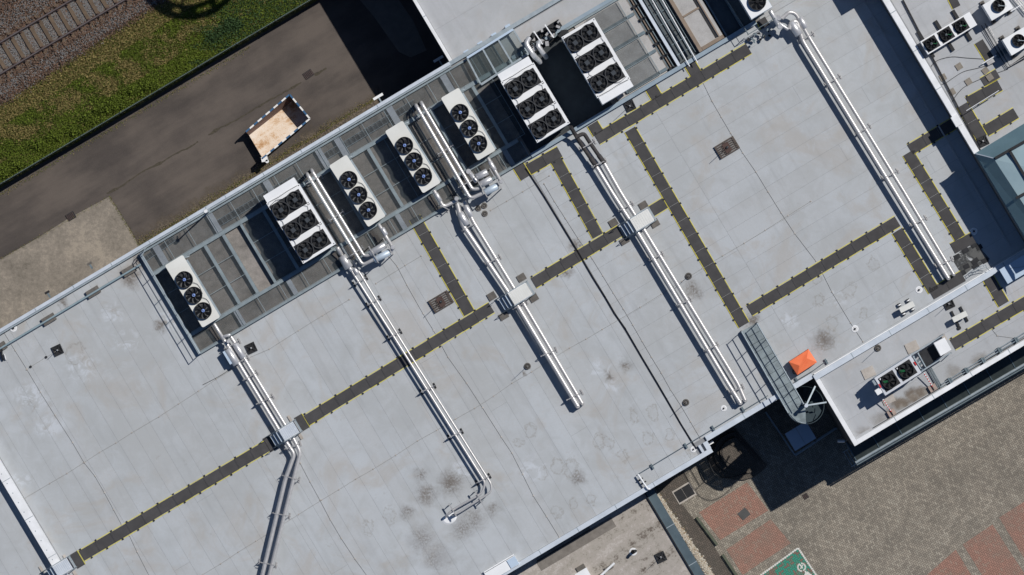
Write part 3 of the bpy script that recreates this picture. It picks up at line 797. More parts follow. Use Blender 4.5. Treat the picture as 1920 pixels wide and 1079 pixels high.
MB().tube([loc(cn, c0 - dd * .1 - nn_ * .16 + Vector((0,0,-.1))), loc(cn, c1 - nn_ * .16 + Vector((0,0,-.1)))], .045, 8).build('rain_pipe', m_galvd, cn)
for i in range(5):
    e = loc(cn, c0 + dd * (L * (i + .3) / 5)); MB().cyl(e.x, e.y, -zc, 0, .05).build('post', m_galvd, cn)

# south block
south = building('south_building', 'low roof block with weathered stained roof at the bottom of the photo', 1080, 1010)
a_s = (lambda p: toab(p[0], p[1], SROOF)[0])((1215, 933))
polyS = rect(-30, a_s, B_S + .03, B_S + 16)
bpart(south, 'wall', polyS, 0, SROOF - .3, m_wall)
bpart(south, 'roof', polyS, SROOF - .3, SROOF, m_oldroof)
coping(south, a_s + .003, a_s + .5, B_S + .03, B_S + 16, 0, SROOF - .1, m_copingd)
coping(south, a_s - .06, a_s, B_S + .03, B_S + 16, SROOF, SROOF + .12, m_black, joints=False)
for (x0, y0, x1, y1, w) in ((1000,1040,1100,980,.9), (1010,1062,1150,978,.6)):
    a, b = toab(x0, y0, SROOF), toab(x1, y1, SROOF)
    MB().prism(lp(south, rect(a[0], b[0], a[1] - w/2, a[1] + w/2)), SROOF, SROOF + .012).build('roof_patch', M('felt_patch', (.22,.20,.18), (.15,.135,.12), 2, .9), south)
d = thing('duct', 'white metal duct end lying along the bottom parapet', 'duct', 935, 1070, ROOF)
MB().cbox(.2, 0, 0, 1.9, .55, .3).build('casing', m_white, d); MB().cbox(.9, 0, .3, .5, .5, .05).build('cover', m_paleblue, d); MB().cbox(.2, .33, .02, 1.9, .06, .2).build('rail', m_copingw, d)
dp = thing('white_pipe', 'white pipe on blocks lying on the stained low roof', 'pipe', 1130, 1075, SROOF)
q0, q1 = loc(dp, W(1112,1093,SROOF+.2)), loc(dp, W(1152,1056,SROOF+.2))
MB().tube([q0, q1], .07, 10).build('pipe', m_white, dp)
for t_ in (.35, .75): c = q0.lerp(q1, t_); MB().cbox(c.x, c.y, 0, .5, .22, .12).build('block', m_slab, dp)
bx = thing('roof_box', 'pale grey box at the bottom edge of the stained roof', 'box', 1095, 1082, SROOF)
MB().cbox(0, 0, 0, .7, .75, .4).build('casing', m_white, bx); MB().cbox(0, 0, .4, .75, .8, .03).build('lid', m_copingw, bx)
MB().cbox(.1, .5, 0, .5, .3, .08).build('block', m_slab, bx)

# ------------------------------------------------------------------ walkways
tile_cache = {}
def walkway(label, a, b, z=ROOF, w=.60, yl=True, yr=True, pitch=.97, group='rubber walkway runs with yellow edges', endcap=False):
    A, B = W(a[0], a[1], z), W(b[0], b[1], z); d = B - A; L = d.length; ang = math.atan2(d.y, d.x)
    t = bpy.data.objects.new('walkway', None); COL.objects.link(t); t.location = A + Vector((0,0,.008)); t.rotation_euler = (0, 0, ang)
    props(t, label, 'walkway', group)
    n = max(1, round(L / pitch)); p = L / n
    key = (round(p, 3), w)
    if key not in tile_cache: tile_cache[key] = MB().box(.008, p - .008, -w/2, w/2, .004, .034).mesh('tile', m_tile)
    for i in range(n): inst('tile', tile_cache[key], t, (i * p, random.uniform(-.012, .012), 0))
    for s_, on in ((1, yl), (-1, yr)):
        if on: MB().box(0, L, s_ * (w/2 + .016) if s_ > 0 else -w/2 - .052, w/2 + .052 if s_ > 0 else -w/2 - .016, .0, .022).build('edge_strip', m_yellow, t)
    if endcap: MB().box(L + .01, L + .05, -w/2, w/2, 0, .022).build('edge_strip', m_yellow, t)
    if n > 1:
        c = MB()
        for i in range(n):
            for s_, on in ((1, yl), (-1, yr)):
                if on: c.cbox((i + (.12 if s_ > 0 else .45)) * p, s_ * (w/2 + .05), 0, .10, .09, .05, random.uniform(-.3,.3))
        c.build('clips', m_black, t, 'stuff')
    return t
walkway('long walkway run at far left from the bottom-left bridge to the kinked pipe pair', (153,1043), (502,836))
walkway('long walkway run between the kinked pipe bridge and the middle pipe bridge', (574,789), (922,577))
walkway('walkway run between the two ribbed bridges, crossed by the black joint', (1000,531), (1163,433))
walkway('short walkway link from the right ribbed bridge to the long cross run', (1221,397), (1247,381))
walkway('walkway run descending to the green metal gangway', (1181,243), (1395,610))
walkway('walkway run along the edge of the big cooler platform', (1119,262), (1404,91), yl=True)
walkway('walkway run joining the gangway run to the corner near the right pipe pair', (1405,583), (1683,415))
walkway('walkway run beside the lower end of the right pipe pair', (1682,433), (1751,546))
walkway('short walkway at the foot of the right pipe pair by the parapet', (1746,553), (1806,518), yr=False)
walkway('short walkway stub going into the shadow of the upper block', (1706,281), (1788,232))
walkway('walkway run between the right pipe pair and the shadowed wall', (1702,287), (1800,447), endcap=True)
walkway('short cross tile by the wet black pads', (1786,467), (1825,446), yr=False)
walkway('short walkway below the parapet leading to the lower run', (1850,517), (1882,571))
walkway('walkway run at the lower right edge beside the white cabinet', (1786,647), (1960,545))
walkway('walkway run left of the middle pipes starting at the grating', (777,408), (880,588))
walkway('walkway run right of the black joint descending to the main run', (1042,300), (1121,443))
walkway('short walkway under the large cooler by the round duct corner', (991,318), (1050,285))
walkway('single walkway stub at the start of the black joint', (968,305), (986,334), yr=True)
walkway('walkway run on the low north roof at the top edge', (966,68), (1100,-10), NROOF)
for k, (x, y, s_) in enumerate(((1117,243,'leftmost'), (1227,176,'middle'), (1300,131,'rightmost'))):
    p = (x - 6.5, y - 11); q = (x + 5, y + 8); walkway('%s of three short stubs between cooler platform and walkway' % s_, p, q)
for lb, c in (('cross tile at the far left end of the long run', (144.5,1050)), ('cross tile right of the kinked pipe bridge', (565.5,793)), ('cross tile left of the kinked pipe bridge', (506,832))):
    walkway(lb, (c[0] - 7.5, c[1] - 13), (c[0] + 8, c[1] + 13), w=.46, yl=(c[0] != 506), yr=False)
walkway('walkway run on the upper roof parallel to its parapet', (1804,197), (1841,259), UROOF)
walkway('upper roof walkway arm carrying two thin pipes', (1815,193), (1875,160), UROOF)
walkway('upper roof walkway arm ending near the skylight', (1848,246), (1905,212), UROOF)
walkway('small walkway piece standing alone by the upper condenser', (1835,78), (1855,110), UROOF, w=.5, yl=False)
walkway('small walkway piece holding a loose paver on the upper roof', (1842,155), (1871,138), UROOF, w=.5)
walkway('small walkway piece at the top edge of the upper roof', (1783,-8), (1794,14), UROOF, w=.45, yl=False)

# wet black pads
wp = thing('rubber_pads', 'scattered wet black rubber pads at the parapet by the right pipes', 'rubber pads', 1815, 490, ROOF)
wet, nw, bw = newmat('wet_stain'); nz = noise(nw, pos(nw), 1.6, 5, .65, .6)
nw.links.new(mix(nw, nz.ss(.4,.6), (.035,.037,.036), (.11,.11,.105)), bw.inputs['Base Color']); bw.inputs['Roughness'].default_value = .35
sp = nw.nodes.new('ShaderNodeTexCoord'); 
g_ = E(nw, sp.outputs['Generated']) if False else None
trw = nw.nodes.new('ShaderNodeBsdfTransparent'); mxw = nw.nodes.new('ShaderNodeMixShader'); nw.links.new((nz.ss(.30,.46) * .85).k, mxw.inputs[0])
nw.links.new(trw.outputs[0], mxw.inputs[1]); nw.links.new(bw.outputs[0], mxw.inputs[2]); nw.links.new(mxw.outputs[0], nw.nodes['Material Output'].inputs['Surface'])
def locpoly(t, pts, z): return [(loc(t, W(x, y, z)).x, loc(t, W(x, y, z)).y) for x, y in pts]
MB().sheet(locpoly(wp, [(1786,488),(1800,472),(1832,456),(1842,470),(1856,486),(1838,498),(1822,505),(1806,518),(1797,506)], ROOF), .010).build('wet_stain', wet, wp)
for (x, y) in ((1794,482),(1826,460),(1810,470),(1828,500-10),(1847,489),(1812,508-8),(1805,512),(1836,464),(1829,500)):
    c = loc(wp, W(x, y, ROOF)); MB().cbox(c.x, c.y, .012, random.uniform(.3,.42), .26, .02, random.uniform(-.1,.1)).build('pad', m_blackm, wp)
hl = thing('roof_ladder', 'thin metal access ladder lying over the parapet beside black pads', 'ladder', 1840, 500, ROOF + .28)
for o_ in (0, 4.5):
    MB().tube([loc(hl, W(1815+o_*.3, 514+o_, ROOF+.3)), loc(hl, W(1832+o_*.3, 502+o_, ROOF+.55)), loc(hl, W(1848+o_*.3, 497+o_, ROOF+.6)), loc(hl, W(1850+o_, 503+o_, ROOF+.3))], .018, 6).build('stile', m_galv, hl)
for k in range(5):
    MB().tube([loc(hl, W(1819+k*6, 512-k*3.6, ROOF+.4)), loc(hl, W(1821+k*6, 516-k*3.6, ROOF+.4))], .012, 6).build('rung', m_galv, hl)

# ------------------------------------------------------------------ steel platform under the coolers
plat = thing('steel_platform', 'long steel platform of beams and gratings carrying the rooftop coolers', 'platform', 640, 400, ROOF)
def pl(a, b, z=0): v = loc(plat, AB(a, b, ROOF)); return Vector((v.x, v.y, z))
def beam(a0, b0, a1, b1, w=.13, z0=.0, z1=.3, mat=m_galvd, name='beam'):
    h = (z1 - z0); p, q = pl(a0, b0, (z0 + z1) / 2), pl(a1, b1, (z0 + z1) / 2); MB().bar(p, q, w, h).build(name, mat, plat)
B1, B2, B3 = toab(405, 445)[1], toab(470, 562)[1], B_D - .04
A_END = toab(1425, 55)[0]
ubeams = [(.36, .10, A_D, 21.0), (B1, .20, A_D, A_END), (B2, .18, A_D, 20.8), (B3, .12, A_D, A_END)]
for k, (b, w, a0, a1) in enumerate(ubeams):
    for (s0, s1) in ((a0, 10.6), (10.603, a1)): beam(s0, b, s1, b, w, .02, .302 - .001 * k, m_edge)
beam(A_D, .36, A_D, B3 + .06, .16, .02, .306, m_galv)
vb = [3.3, 4.45, 5.55, 7.0, 9.1, 11.3, 13.6, 15.6, 17.6, 20.2]
for a in vb: beam(a, B1 + .11, a, B2 - .10, .15, .03, .300, m_edge)
for a in (.95, 4.35, 7.9, 11.2, 12.4, 15.7, 19.1): beam(a, .43, a, B1 - .11, .36, .02, .25, m_coping, 'wide_beam')
for a in (2.9, 6.2, 9.6, 13.1, 16.6, 19.9): beam(a, B2 + .10, a, B3 - .08, .27, .02, .25, m_coping, 'wide_beam')
# grating panels: outer row, middle bays, inner row
def gr(a0, a1, b0, b1, mt=None):
    P = [pl(a0, b0), pl(a1, b0), pl(a1, b1), pl(a0, b1)]
    m = MB().prism([(p.x, p.y) for p in P], .262, .290); m.m = 1
    up = Vector((0, 0, .278)); d1 = (P[1] - P[0]).normalized() * .016; d2 = (P[3] - P[0]).normalized() * .016
    m.bar(P[1] - d1 + up, P[2] - d1 + up, .03, .034); m.bar(P[3] - d2 + up, P[2] - d2 - d1 * 2.2 + up, .026, .030)
    m.build('grating_panel', [mt or m_grate, m_edge], plat)
a = A_D + .1
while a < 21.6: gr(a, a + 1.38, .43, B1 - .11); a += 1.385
a = A_D + .1
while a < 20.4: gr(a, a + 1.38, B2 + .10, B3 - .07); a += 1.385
open_bay = [(4.45, 5.55)]
edges = [A_D + .1] + vb + [21.4]
for e0, e1 in zip(edges[:-1], edges[1:]):
    if (e0, e1) in open_bay: continue
    n = max(1, round((e1 - e0) / 1.3)); w = (e1 - e0 - .14) / n
    for i in range(n):
        for j in range(3):
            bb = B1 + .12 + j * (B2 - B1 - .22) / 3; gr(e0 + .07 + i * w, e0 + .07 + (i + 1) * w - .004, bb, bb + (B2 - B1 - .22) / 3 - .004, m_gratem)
# cable ladders under the outer row
def cladder(pts, label, w=.35, z=.12, rung=.28, name='cable_ladder', mat=m_galv, base=ROOF):
    A, B = W(*pts[0], base), W(*pts[1], base); d = B - A; L = d.length
    t = bpy.data.objects.new(name, None); COL.objects.link(t); t.location = A; t.rotation_euler = (0, 0, math.atan2(d.y, d.x)); props(t, label, 'cable ladder')
    for s_ in (-1, 1): MB().box(0, L, s_ * w/2 - .015, s_ * w/2 + .015, z, z + .06).build('side_rail', mat, t)
    r = MB(); k = 0
    while k * rung < L: r.box(k * rung, k * rung + .03, -w/2 + .016, w/2 - .016, z + .01, z + .04); k += 1
    r.build('rungs', mat, t, 'stuff')
    c = MB()
    for i in range(4): c.tube([(0, -w/2 + .06 + i * .07, z + .06), (L * .5, -w/2 + .07 + i * .06, z + .055), (L, -w/2 + .06 + i * .07, z + .06)], .014, 5)
    c.build('cables', m_cable, t, 'stuff')
cladder(((400,425),(560,330)), 'cable ladder under the gratings left of the first six-fan cooler')
cladder(((600,300),(780,192)), 'cable ladder under the gratings behind the middle coolers')
cladder(((270,488),(330,468-22)), 'short cable ladder under the left corner gratings', .25)

# railing on left end of platform
def railing(label, pts, base, h=1.05, post=1.15, mids=(.55,), r=.022, mat=m_galv, group=None, name='railing'):
    t = thing(name, label, 'railing', pts[0][0], pts[0][1], base, 0, group)
    P = [loc(t, W(x, y, base)) for x, y in pts]; mb_ = MB()
    up = lambda p, z: Vector((p.x, p.y, z))
    MB().tube([up(p, h) for p in P], r * 1.25, 8).build('top_rail', mat, t)
    for m in mids: MB().tube([up(p, m) for p in P], r, 6).build('mid_rail', mat, t)
    for a, b in zip(P[:-1], P[1:]):
        L = (b - a).length; n = max(1, round(L / post))
        for i in range(n + 1):
            c = a.lerp(b, i / n); MB().cyl(c.x, c.y, 0, h, r * 1.1, None, 8).build('post', mat, t)
    return t
railing('grey railing along the left end of the cooler platform', [(274,467),(268,479),(376,663)], ROOF + .30, h=.85, mids=(.42,), r=.02, mat=m_galv)

# north-east part of platform (around the large coolers)
NE = plat
beam(21.0, B3 - .02, A_END, B3 - .02, .22, .30, .36, m_edgeblue, 'edge_plate')
beam(22.8, B1 - .12, A_END, B1 - .12, .20, .30, .36, m_edgeblue, 'edge_plate')
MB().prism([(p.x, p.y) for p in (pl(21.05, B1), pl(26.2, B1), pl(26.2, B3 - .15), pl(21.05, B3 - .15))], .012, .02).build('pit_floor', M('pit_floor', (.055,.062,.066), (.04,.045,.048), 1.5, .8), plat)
aR0, aR1 = toab(1135, 70)[0], toab(1228, 120)[0]
def apx(x, y): return toab(x, y)
def bay_floor(p0, p1, mat, z, name='bay_floor'):
    a0, a1 = toab(*p0)[0], toab(*p1)[0]
    P = (pl(a0, B1 + .05), pl(a1, B1 + .05), pl(a1, B3 - .15), pl(a0, B3 - .15))
    MB().prism([(p.x, p.y) for p in P], z, z + .006).build(name, mat, plat); return a0, a1
bay_floor((1130,140), (1251,130), m_decklight, .10)
fa0 = toab(1130,140)[0]; fa1 = toab(1200,110)[0]
g0 = toab(1090,100)[0]; g1 = toab(1205,82)[0]
for j in range(4):
    bb0 = B1 + .15 + j * (B3 - B1 - .35) / 4; bb1 = bb0 + (B3 - B1 - .35) / 4 - .03
    gr(27.3, g1, bb0, bb1); beam(27.2, bb1 - .1, g1 + .42, bb1 - .1, .17, .06, .24, m_galvd)
# dark cable trench, pipe rail
ta = toab(1214, 60)[0]
beam(toab(1276,129)[0], B1, toab(1276,129)[0], B3 - .1, .17, .20, .38, m_coping)
for k, off in enumerate((-.30,)):
    aa = toab(1276,129)[0] + off; beam(aa, B1 - 3, aa, B3 - .2, .34, .04, .12, m_blackm, 'trench')
x0 = toab(1276,129)[0]
for k in range(3): beam(x0 - .55 + k * .14, B1 - 3, x0 - .55 + k * .14, B3 - .25, .05, .14, .19, m_brown if k == 1 else m_galvd, 'conduit')
for k in range(7):
    b = B1 + .1 + k * .78; c = pl(x0 - .45, b); MB().cbox(c.x, c.y, .05, .26, .16, .22, 0).cbox(c.x + .2, c.y, .25, .1, .1, .14, 0).build('pipe_clamp', m_blackm, plat)
# ladder trays to the right of the pale beam
bay_floor((1277,128), (1312,104), M('tray_floor', (.10,.115,.12), (.07,.08,.085), 2, .6), .024, 'tray_floor')
x1 = toab(1312,104)[0]
for k in range(6): 
    aa = x0 + .2 + k * .24; beam(aa, B1 - 3, aa, B3 - .3, .035, .06, .14, m_galvd, 'tray_rail')
for k in range(13):
    b = B1 - 2.6 + k * .62 + .1; beam(x0 + .15, b, x1 - .15, b, .05, .03, .075, m_galvd if k % 3 else m_blackm, 'tray_rung')
for (p, q) in (((1217,-10),(1293,125)), ((1236,-10),(1308,118))):
    t = thing('thin_pipe', 'thin white pipe over the cable trays, %s of the two' % ('left' if p[0] < 1220 else 'right'), 'pipe', q[0], q[1], ROOF, 0)
    a_, b_ = loc(t, W(*p, ROOF + .5)), loc(t, W(*q, ROOF + .5))
    MB().tube([a_, b_], .03, 8).build('pipe', m_white, t)
    for s_ in (.2, .55, .9): c = a_.lerp(b_, s_); MB().cyl(c.x, c.y, 0, .48, .02, None, 6).build('stand', m_galv, t)
# brown frame and pale floor inside
bay_floor((1314,104), (1362,78), m_decklight, .26)
beam(toab(1318,103)[0], B1 - 3, toab(1318,103)[0], B3 - .16, .20, .02, .34, m_brown, 'brown_beam')
beam(toab(1318,103)[0] + .11, B3 - .26, toab(1362,78)[0], B3 - .26, .20, .02, .338, m_brown, 'brown_beam')
beam(toab(1352,86)[0], B1 - 3, toab(1352,86)[0], B3 - .38, .14, .262, .275, m_black, 'trench')
beam(toab(1357,84)[0], B1 - 3, toab(1357,84)[0], B3 - .38, .07, .02, .35, m_brown, 'brown_beam')
_b = toab(1295, 24)[1]; beam(toab(1318,103)[0] + .11, _b, toab(1352,86)[0], _b, .10, .28, .36, m_brown, 'brown_beam')
# dark pit right of it, under the top-edge unit
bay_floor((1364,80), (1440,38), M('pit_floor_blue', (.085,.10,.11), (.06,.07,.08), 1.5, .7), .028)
for k in range(3): beam(toab(1368,78)[0] + k * .95, B1 - 3, toab(1368,78)[0] + k * .95, B3 - .15, .09, .06, .26, m_galvd)
railing('thin railing round the pit beside the top-edge cooler', [(1345,-25),(1402,66),(1452,36)], ROOF + .3, .9, 1.2, (.45,), .018, m_galvd)

# glazed frame on the north side
gb = thing('glass_shelter', 'low glazed frame of three panes next to the large cooler', 'glazed frame', 935, 105, ROOF)
gc = [loc(gb, W(x, y, ROOF + .55)) for x, y in ((875.6,109),(962,55.6),(991,101),(902,159))]
def gl(i, t): return gc[i].lerp(gc[(i + 1) % 4], t)
tl, tr, br, bl = gc
for k in range(3):
    p0, p1 = tl.lerp(tr, k / 3 + .015), tl.lerp(tr, (k + 1) / 3 - .015); q0, q1 = bl.lerp(br, k / 3 + .015), bl.lerp(br, (k + 1) / 3 - .015)
    MB().prism([(p.x, p.y) for p in (p0, p1, q1, q0)], .53, .55).build('pane', m_glass, gb)
for k in range(4):
    p, q = tl.lerp(tr, k / 3), bl.lerp(br, k / 3); MB().bar((p.x, p.y, .56), (q.x, q.y, .56), .09, .09).build('frame_bar', m_galv, gb)
for p, q in ((tl, tr), (bl, br)): MB().bar((p.x, p.y, .58), (q.x, q.y, .58), .12, .12).build('frame_bar', m_paleblue if p == tl else m_galv, gb)
for c in gc: MB().cyl(c.x, c.y, .0 if c in (bl, br) else NROOF - ROOF, .5, .04, None, 8).build('leg', m_galv, gb)
for k in range(4):
    p = tl.lerp(tr, .05 + k * .3); MB().cbox(p.x, p.y + .28, NROOF - ROOF, .3, .26, 1.45).build('bracket', m_paleblue, gb); MB().cbox(p.x - .12, p.y + .18, .05, .12, .2, .14).build('clamp', m_blackm, gb)

# ------------------------------------------------------------------ fans and coolers
blade_m = {}
def blade_mesh(r, mat):
    k = (round(r, 3), mat.name)
    if k not in blade_m:
        mb = MB(); n = 5; top = []; bot = []
        for i in range(n):
            t = i / (n - 1); rr = lerp(.25, .93, t) * r; sweep = .28 * t * t; w = lerp(.07, .24, t) * r * (1 if t < .9 else .9)
            c = Vector((rr * math.cos(sweep), rr * math.sin(sweep), 0)); s_ = Vector((-math.sin(sweep), math.cos(sweep), 0))
            top.append(c + s_ * w + Vector((0, 0, .05))); bot.append(c - s_ * w - Vector((0, 0, .04)))
        mb.add(top + bot, [(i, i + 1, n + i + 1, n + i) for i in range(n - 1)])
        blade_m[k] = mb.mesh('blade', mat)
    return blade_m[k]
def fan(parent, x, y, z, r, hubmat, style='round', nb=8):
    f = MB().ring(0, 0, 0, .16, r * .93, r * 1.03, 28).build('fan', m_fan if style == 'round' else m_rim, parent); f.location = (x, y, z)
    MB().cyl(0, 0, -.02, .004, r * .93, None, 28).build('fan_well', m_well if (style == 'round' and hubmat == m_blue) else m_blackm, f)
    bm = blade_mesh(r * .95, m_fan); a0 = random.uniform(0, 1)
    for k in range(nb):
        b = bpy.data.objects.new('blade', bm); COL.objects.link(b); b.parent = f; b.location = (0, 0, .09); b.rotation_euler = (0, 0, a0 + k * 6.2832 / nb)
    if style == 'round':
        MB().cyl(0, 0, .02, .13, r * .24, r * .2, 16).build('hub', m_fan, f)
        MB().cyl(0, 0, .131, .155, r * .20, r * .17, 14).build('hub_cap', hubmat, f)
        g = MB()
        for k in range(4): a = k * .785 + .3; g.bar((-r*.95*math.cos(a), -r*.95*math.sin(a), .168), (r*.95*math.cos(a), r*.95*math.sin(a), .168), .008, .008)
        g.build('guard', m_fan, f)
    else:
        MB().cbox(0, 0, .02, r * .52, r * .52, .15, .12).build('motor', m_motor, f)
        g = MB()
        for rr in (.35, .65): g.ring(0, 0, .165, .175, r * rr, r * rr + .012, 20)
        g.build('guard', m_fan, f)
    return f
def dry_cooler(label, px, py, ang, zt=1.0):
    t = thing('dry_cooler', label, 'dry cooler', px, py, DECK, R(ang), 'cream three-fan dry coolers on the platform')
    w, l = 1.12, 3.94
    def rr(x0, x1, y0, y1, r=.09):
        P = []
        for (cx, cy, a) in ((x1-r, y1-r, 0), (x0+r, y1-r, 90), (x0+r, y0+r, 180), (x1-r, y0+r, 270)):
            for k in range(4): P.append((cx + r * math.cos(R(a + k * 30)), cy + r * math.sin(R(a + k * 30))))
        return P
    MB().prism(rr(-w/2, w/2, -l/2, l/2), zt - .08, zt).build('top_panel', m_cream, t)
    MB().box(-w/2 + .02, w/2 - .02, -l/2 + .03, l/2 - .03, .35, zt - .082).build('casing', m_cream, t)
    MB().box(w/2, w/2 + .09, -l/2 + .05, l/2 - .35, .4, zt - .10).build('coil', m_galv, t)
    for x in (-w/2 + .1, w/2 - .1):
        for y in (-l/2 + .15, 0, l/2 - .15): MB().box(x - .04, x + .04, y - .04, y + .04, 0, .35).build('leg', m_galv, t)
    for y in (.76, -.22, -1.2): fan(t, -.05, y, zt + .002, .455, m_blue)
    c = MB()
    for (y0, y1) in ((.45, -.5), (-.5, -1.4)): c.tube([(.25, y0, zt + .10), (.42, y0 - .25, zt + .03), (.45, (y0+y1)/2, zt + .02), (.40, y1 + .1, zt + .03)], .012, 5)
    c.build('fan_cable', m_cable, t)
    MB().tube([(w/2 + .02, l/2 - .2, .8), (w/2 + .25, l/2 - .25, .82), (w/2 + .3, l/2 - .1, .5)], .03, 8).build('drain_pipe', m_galv, t)
    return t
dry_cooler('cream three-fan cooler at the left end of the platform by the railing', 363, 546.5, 58 - 90 + 0.0 + 32*0 + 0)  if False else None
dry_cooler('cream three-fan cooler at the left end of the platform by the railing', 363, 546.5, 31.2)
dry_cooler('cream three-fan cooler right of the left silver pipe pair', 671, 358.9, 32.6)
dry_cooler('cream three-fan cooler left of the middle silver pipe pair', 774.6, 295.5, 31.6)
dry_cooler('cream three-fan cooler right of the middle silver pipe pair', 878.2, 234.2, 30.6)

def big_cooler(label, px, py, ang, zt, flip=False):
    t = thing('six_fan_cooler', label, 'cooler', px, py, DECK, R(ang) + (math.pi if flip else 0), 'large white six-fan coolers')
    w, l = 2.06, 3.82
    zt -= .02
    MB().box(-w/2, w/2, -l/2, l/2, zt - .06, zt).build('top_panel', m_white, t)
    MB().box(-w/2 + .01, w/2 - .01, -l/2 + .01, l/2 - .01, .5, zt - .062).build('casing', m_bluewhite, t)
    MB().box(-w/2 + .05, w/2 - .07, l/2 + .004, l/2 + .43, .6, zt - .05).build('control_box', m_white, t)
    for x in (-w/2 + .1, w/2 - .1):
        for y in (-l/2 + .1, 0, l/2 - .1): MB().box(x - .05, x + .05, y - .05, y + .05, 0, .5).build('leg', m_galv, t)
    fx = (.54, -.40) if flip else (-.54, .40)
    for y in (1.27, 0, -1.25):
        y += -.05
        x0, x1 = (-.86, .99) if flip else (-.99, .86)
        MB().box(x0, x1, y - .46, y + .46, zt, zt + .03).build('fan_plate', m_black, t)
        for x in fx: fan(t, x, y + (.04 if x > 0 else -.04), zt + .032, .46, m_fan, 'box', 6)
    b = MB()
    for y in (.68, -.58):
        for k in range(4): b.cyl(w/2 * .9 - .08 * (k % 2), y + .1 * (k // 2), zt, zt + .02, .028, None, 8)
    for x in (-1, 1):
        for y in (-1, 1): b.cyl(x * (w/2 - .07), y * (l/2 - .08), zt, zt + .02, .03, None, 8)
    b.build('bolts', m_black, t, 'stuff')
    c = MB()
    c.tube([(-.9, l/2 - .02, zt + .02), (-.3, l/2 - .06, zt + .05), (.3, l/2 - .03, zt + .02), (.9, l/2 - .05, zt + .02)], .014, 5)
    c.tube([(-.9, 1.7, zt + .05), (-.5, 1.78, zt + .12), (-.2, 1.68, zt + .06)], .014, 5)
    for y in (.6, -.65): c.tube([(.55, y + .3, zt + .1), (.78, y, zt + .03), (.66, y - .3, zt + .03)], .012, 5); c.tube([(-.85, y + .2, zt + .08), (-.8, y, zt + .03), (-.82, y - .2, zt + .08)], .012, 5)
    c.build('cables', m_cable, t, 'stuff')
    return t
big_cooler('white six-fan cooler between the left cream cooler and left silver pipes', 567, 420.5, 31.3, 1.9)
big_cooler('white six-fan cooler in the middle, right of the glazed frame shadow', 1003.5, 195.5, 31.0, 2.4)
big_cooler('white six-fan cooler furthest right with its box toward the walkway', 1116, 112.5, 30.6, 2.4, True)

tc = thing('single_fan_cooler', 'pale blue cooler cut off by the top edge, one fan in view', 'cooler', 1408, 0, DECK, R(31))
MB().box(-.66, .66, -.98, 1.6, 1.2, 2.0).build('casing', m_bluewhite, tc); MB().box(-.64, .64, -.96, 1.6, 2.0, 2.05).build('top_panel', m_white, tc)
for x in (-.55, .55):
    for y in (-.85, 1.4): MB().box(x-.05, x+.05, y-.05, y+.05, 0, 1.2).build('leg', m_galv, tc)
fan(tc, .10, -.30, 2.052, .47, m_fan, 'round', 7)
MB().box(.52, .58, -.5, .3, 2.05, 2.08).build('slot', m_black, tc)

# upper roof: three-fan condenser and two single-fan units
cd = thing('condenser', 'white low condenser with three square black fan grilles near the upper parapet', 'condenser', 1776.5, 64, UROOF, R(31.2))
MB().box(-1.55, 1.55, -.41, .41, .30, .85).build('casing', m_white, cd)
for x in (-.98, -.05, .87 - .0):
    x -= .12; MB().box(x - .38, x + .38, -.34, .34, .85, .87).build('grille', m_black, cd)
    fan(cd, x, 0, .872, .31, m_galv, 'round', 7); MB().tube([(x + .08, -.02, 1.04), (x + .2, -.14, 1.03), (x + .30, -.1, 1.03)], .011, 5).build('green_cable', m_green, cd)
for x in (-1.3, -.2, .9):
    MB().box(x - .09, x + .09, -.95 if x > -1 else -.7, .95, 0, .16).build('foot_bar', m_black, cd)
    for y in (-.3, .3): MB().box(x - .04, x + .04, y - .04, y + .04, .16, .3).build('leg', m_galvd, cd)
def ac1(label, px, py):
    t = thing('condenser', label, 'condenser', px, py, UROOF, R(31), 'white single-fan condensers on the upper roof')
    MB().box(-.67, .67, -.49, .49, .35, 1.3).build('casing', m_white, t)
    MB().cyl(0.06, .02, 1.3, 1.31, .35, None, 24).build('grille', m_black, t)
    fan(t, .06, .02, 1.312, .33, m_galv, 'round', 6)
    MB().bar((.08, 0, 1.49), (.40, -.22, 1.49), .03, .02).build('bracket', m_galv, t)
    for x in (-.5, .5):
        for y in (-.6, .6): MB().box(x - .12, x + .12, y - .1, y + .1, 0, .12).build('foot_block', m_slab, t)
        MB().box(x - .04, x + .04, -.6, .6, .12, .349).build('skid', m_blackm, t)
ac1('white single-fan condenser at the top right corner', 1867, 15)
ac1('white single-fan condenser at the right edge below its twin', 1904, 80)
for k, (x, y, lb) in enumerate(((1768,145.5,'nearest the upper parapet beside a curved cable'), (1798,125,'between two curved cables'), (1847.7,133,'next to the small walkway piece'), (1815.8,153.5,'right of centre on the upper roof'), (1785,172.8,'lowest, beside the long black duct'), (1855.7,145.5,'lying on the small walkway piece'))):
    o = MB().cbox(0, 0, 0, .34, .34, .05).build('paver', m_slabp if False else M('paver_%d' % k, (.27,.24,.20), (.19,.17,.145), 5, .9)); o.location = W(x, y, UROOF) + Vector((0,0,.05 if k == 5 else .008)); o.rotation_euler = (0,0,R(random.uniform(15,40)))
    props(o, 'small square tan concrete paver %s' % lb, 'paver', 'small pavers on the upper roof')
def cable(label, pts, z, r=.016, mat=m_cable, cat='cable', name='cable'):
    P = [W(x, y, z + .03) for x, y in pts]; Q = fillet(P, 2.0, 4)
    o = MB().tube(Q, r, 5).build(name, mat); props(o, label, cat); return o
cable('upper curved grey cable across the upper roof', [(1743,140),(1746,122),(1760,112),(1785,106),(1810,109),(1844,111)], UROOF)
cable('curved grey cable passing between the pavers', [(1742,130),(1750,155),(1768,160),(1785,148),(1806,134),(1835,128),(1862,120)], UROOF)
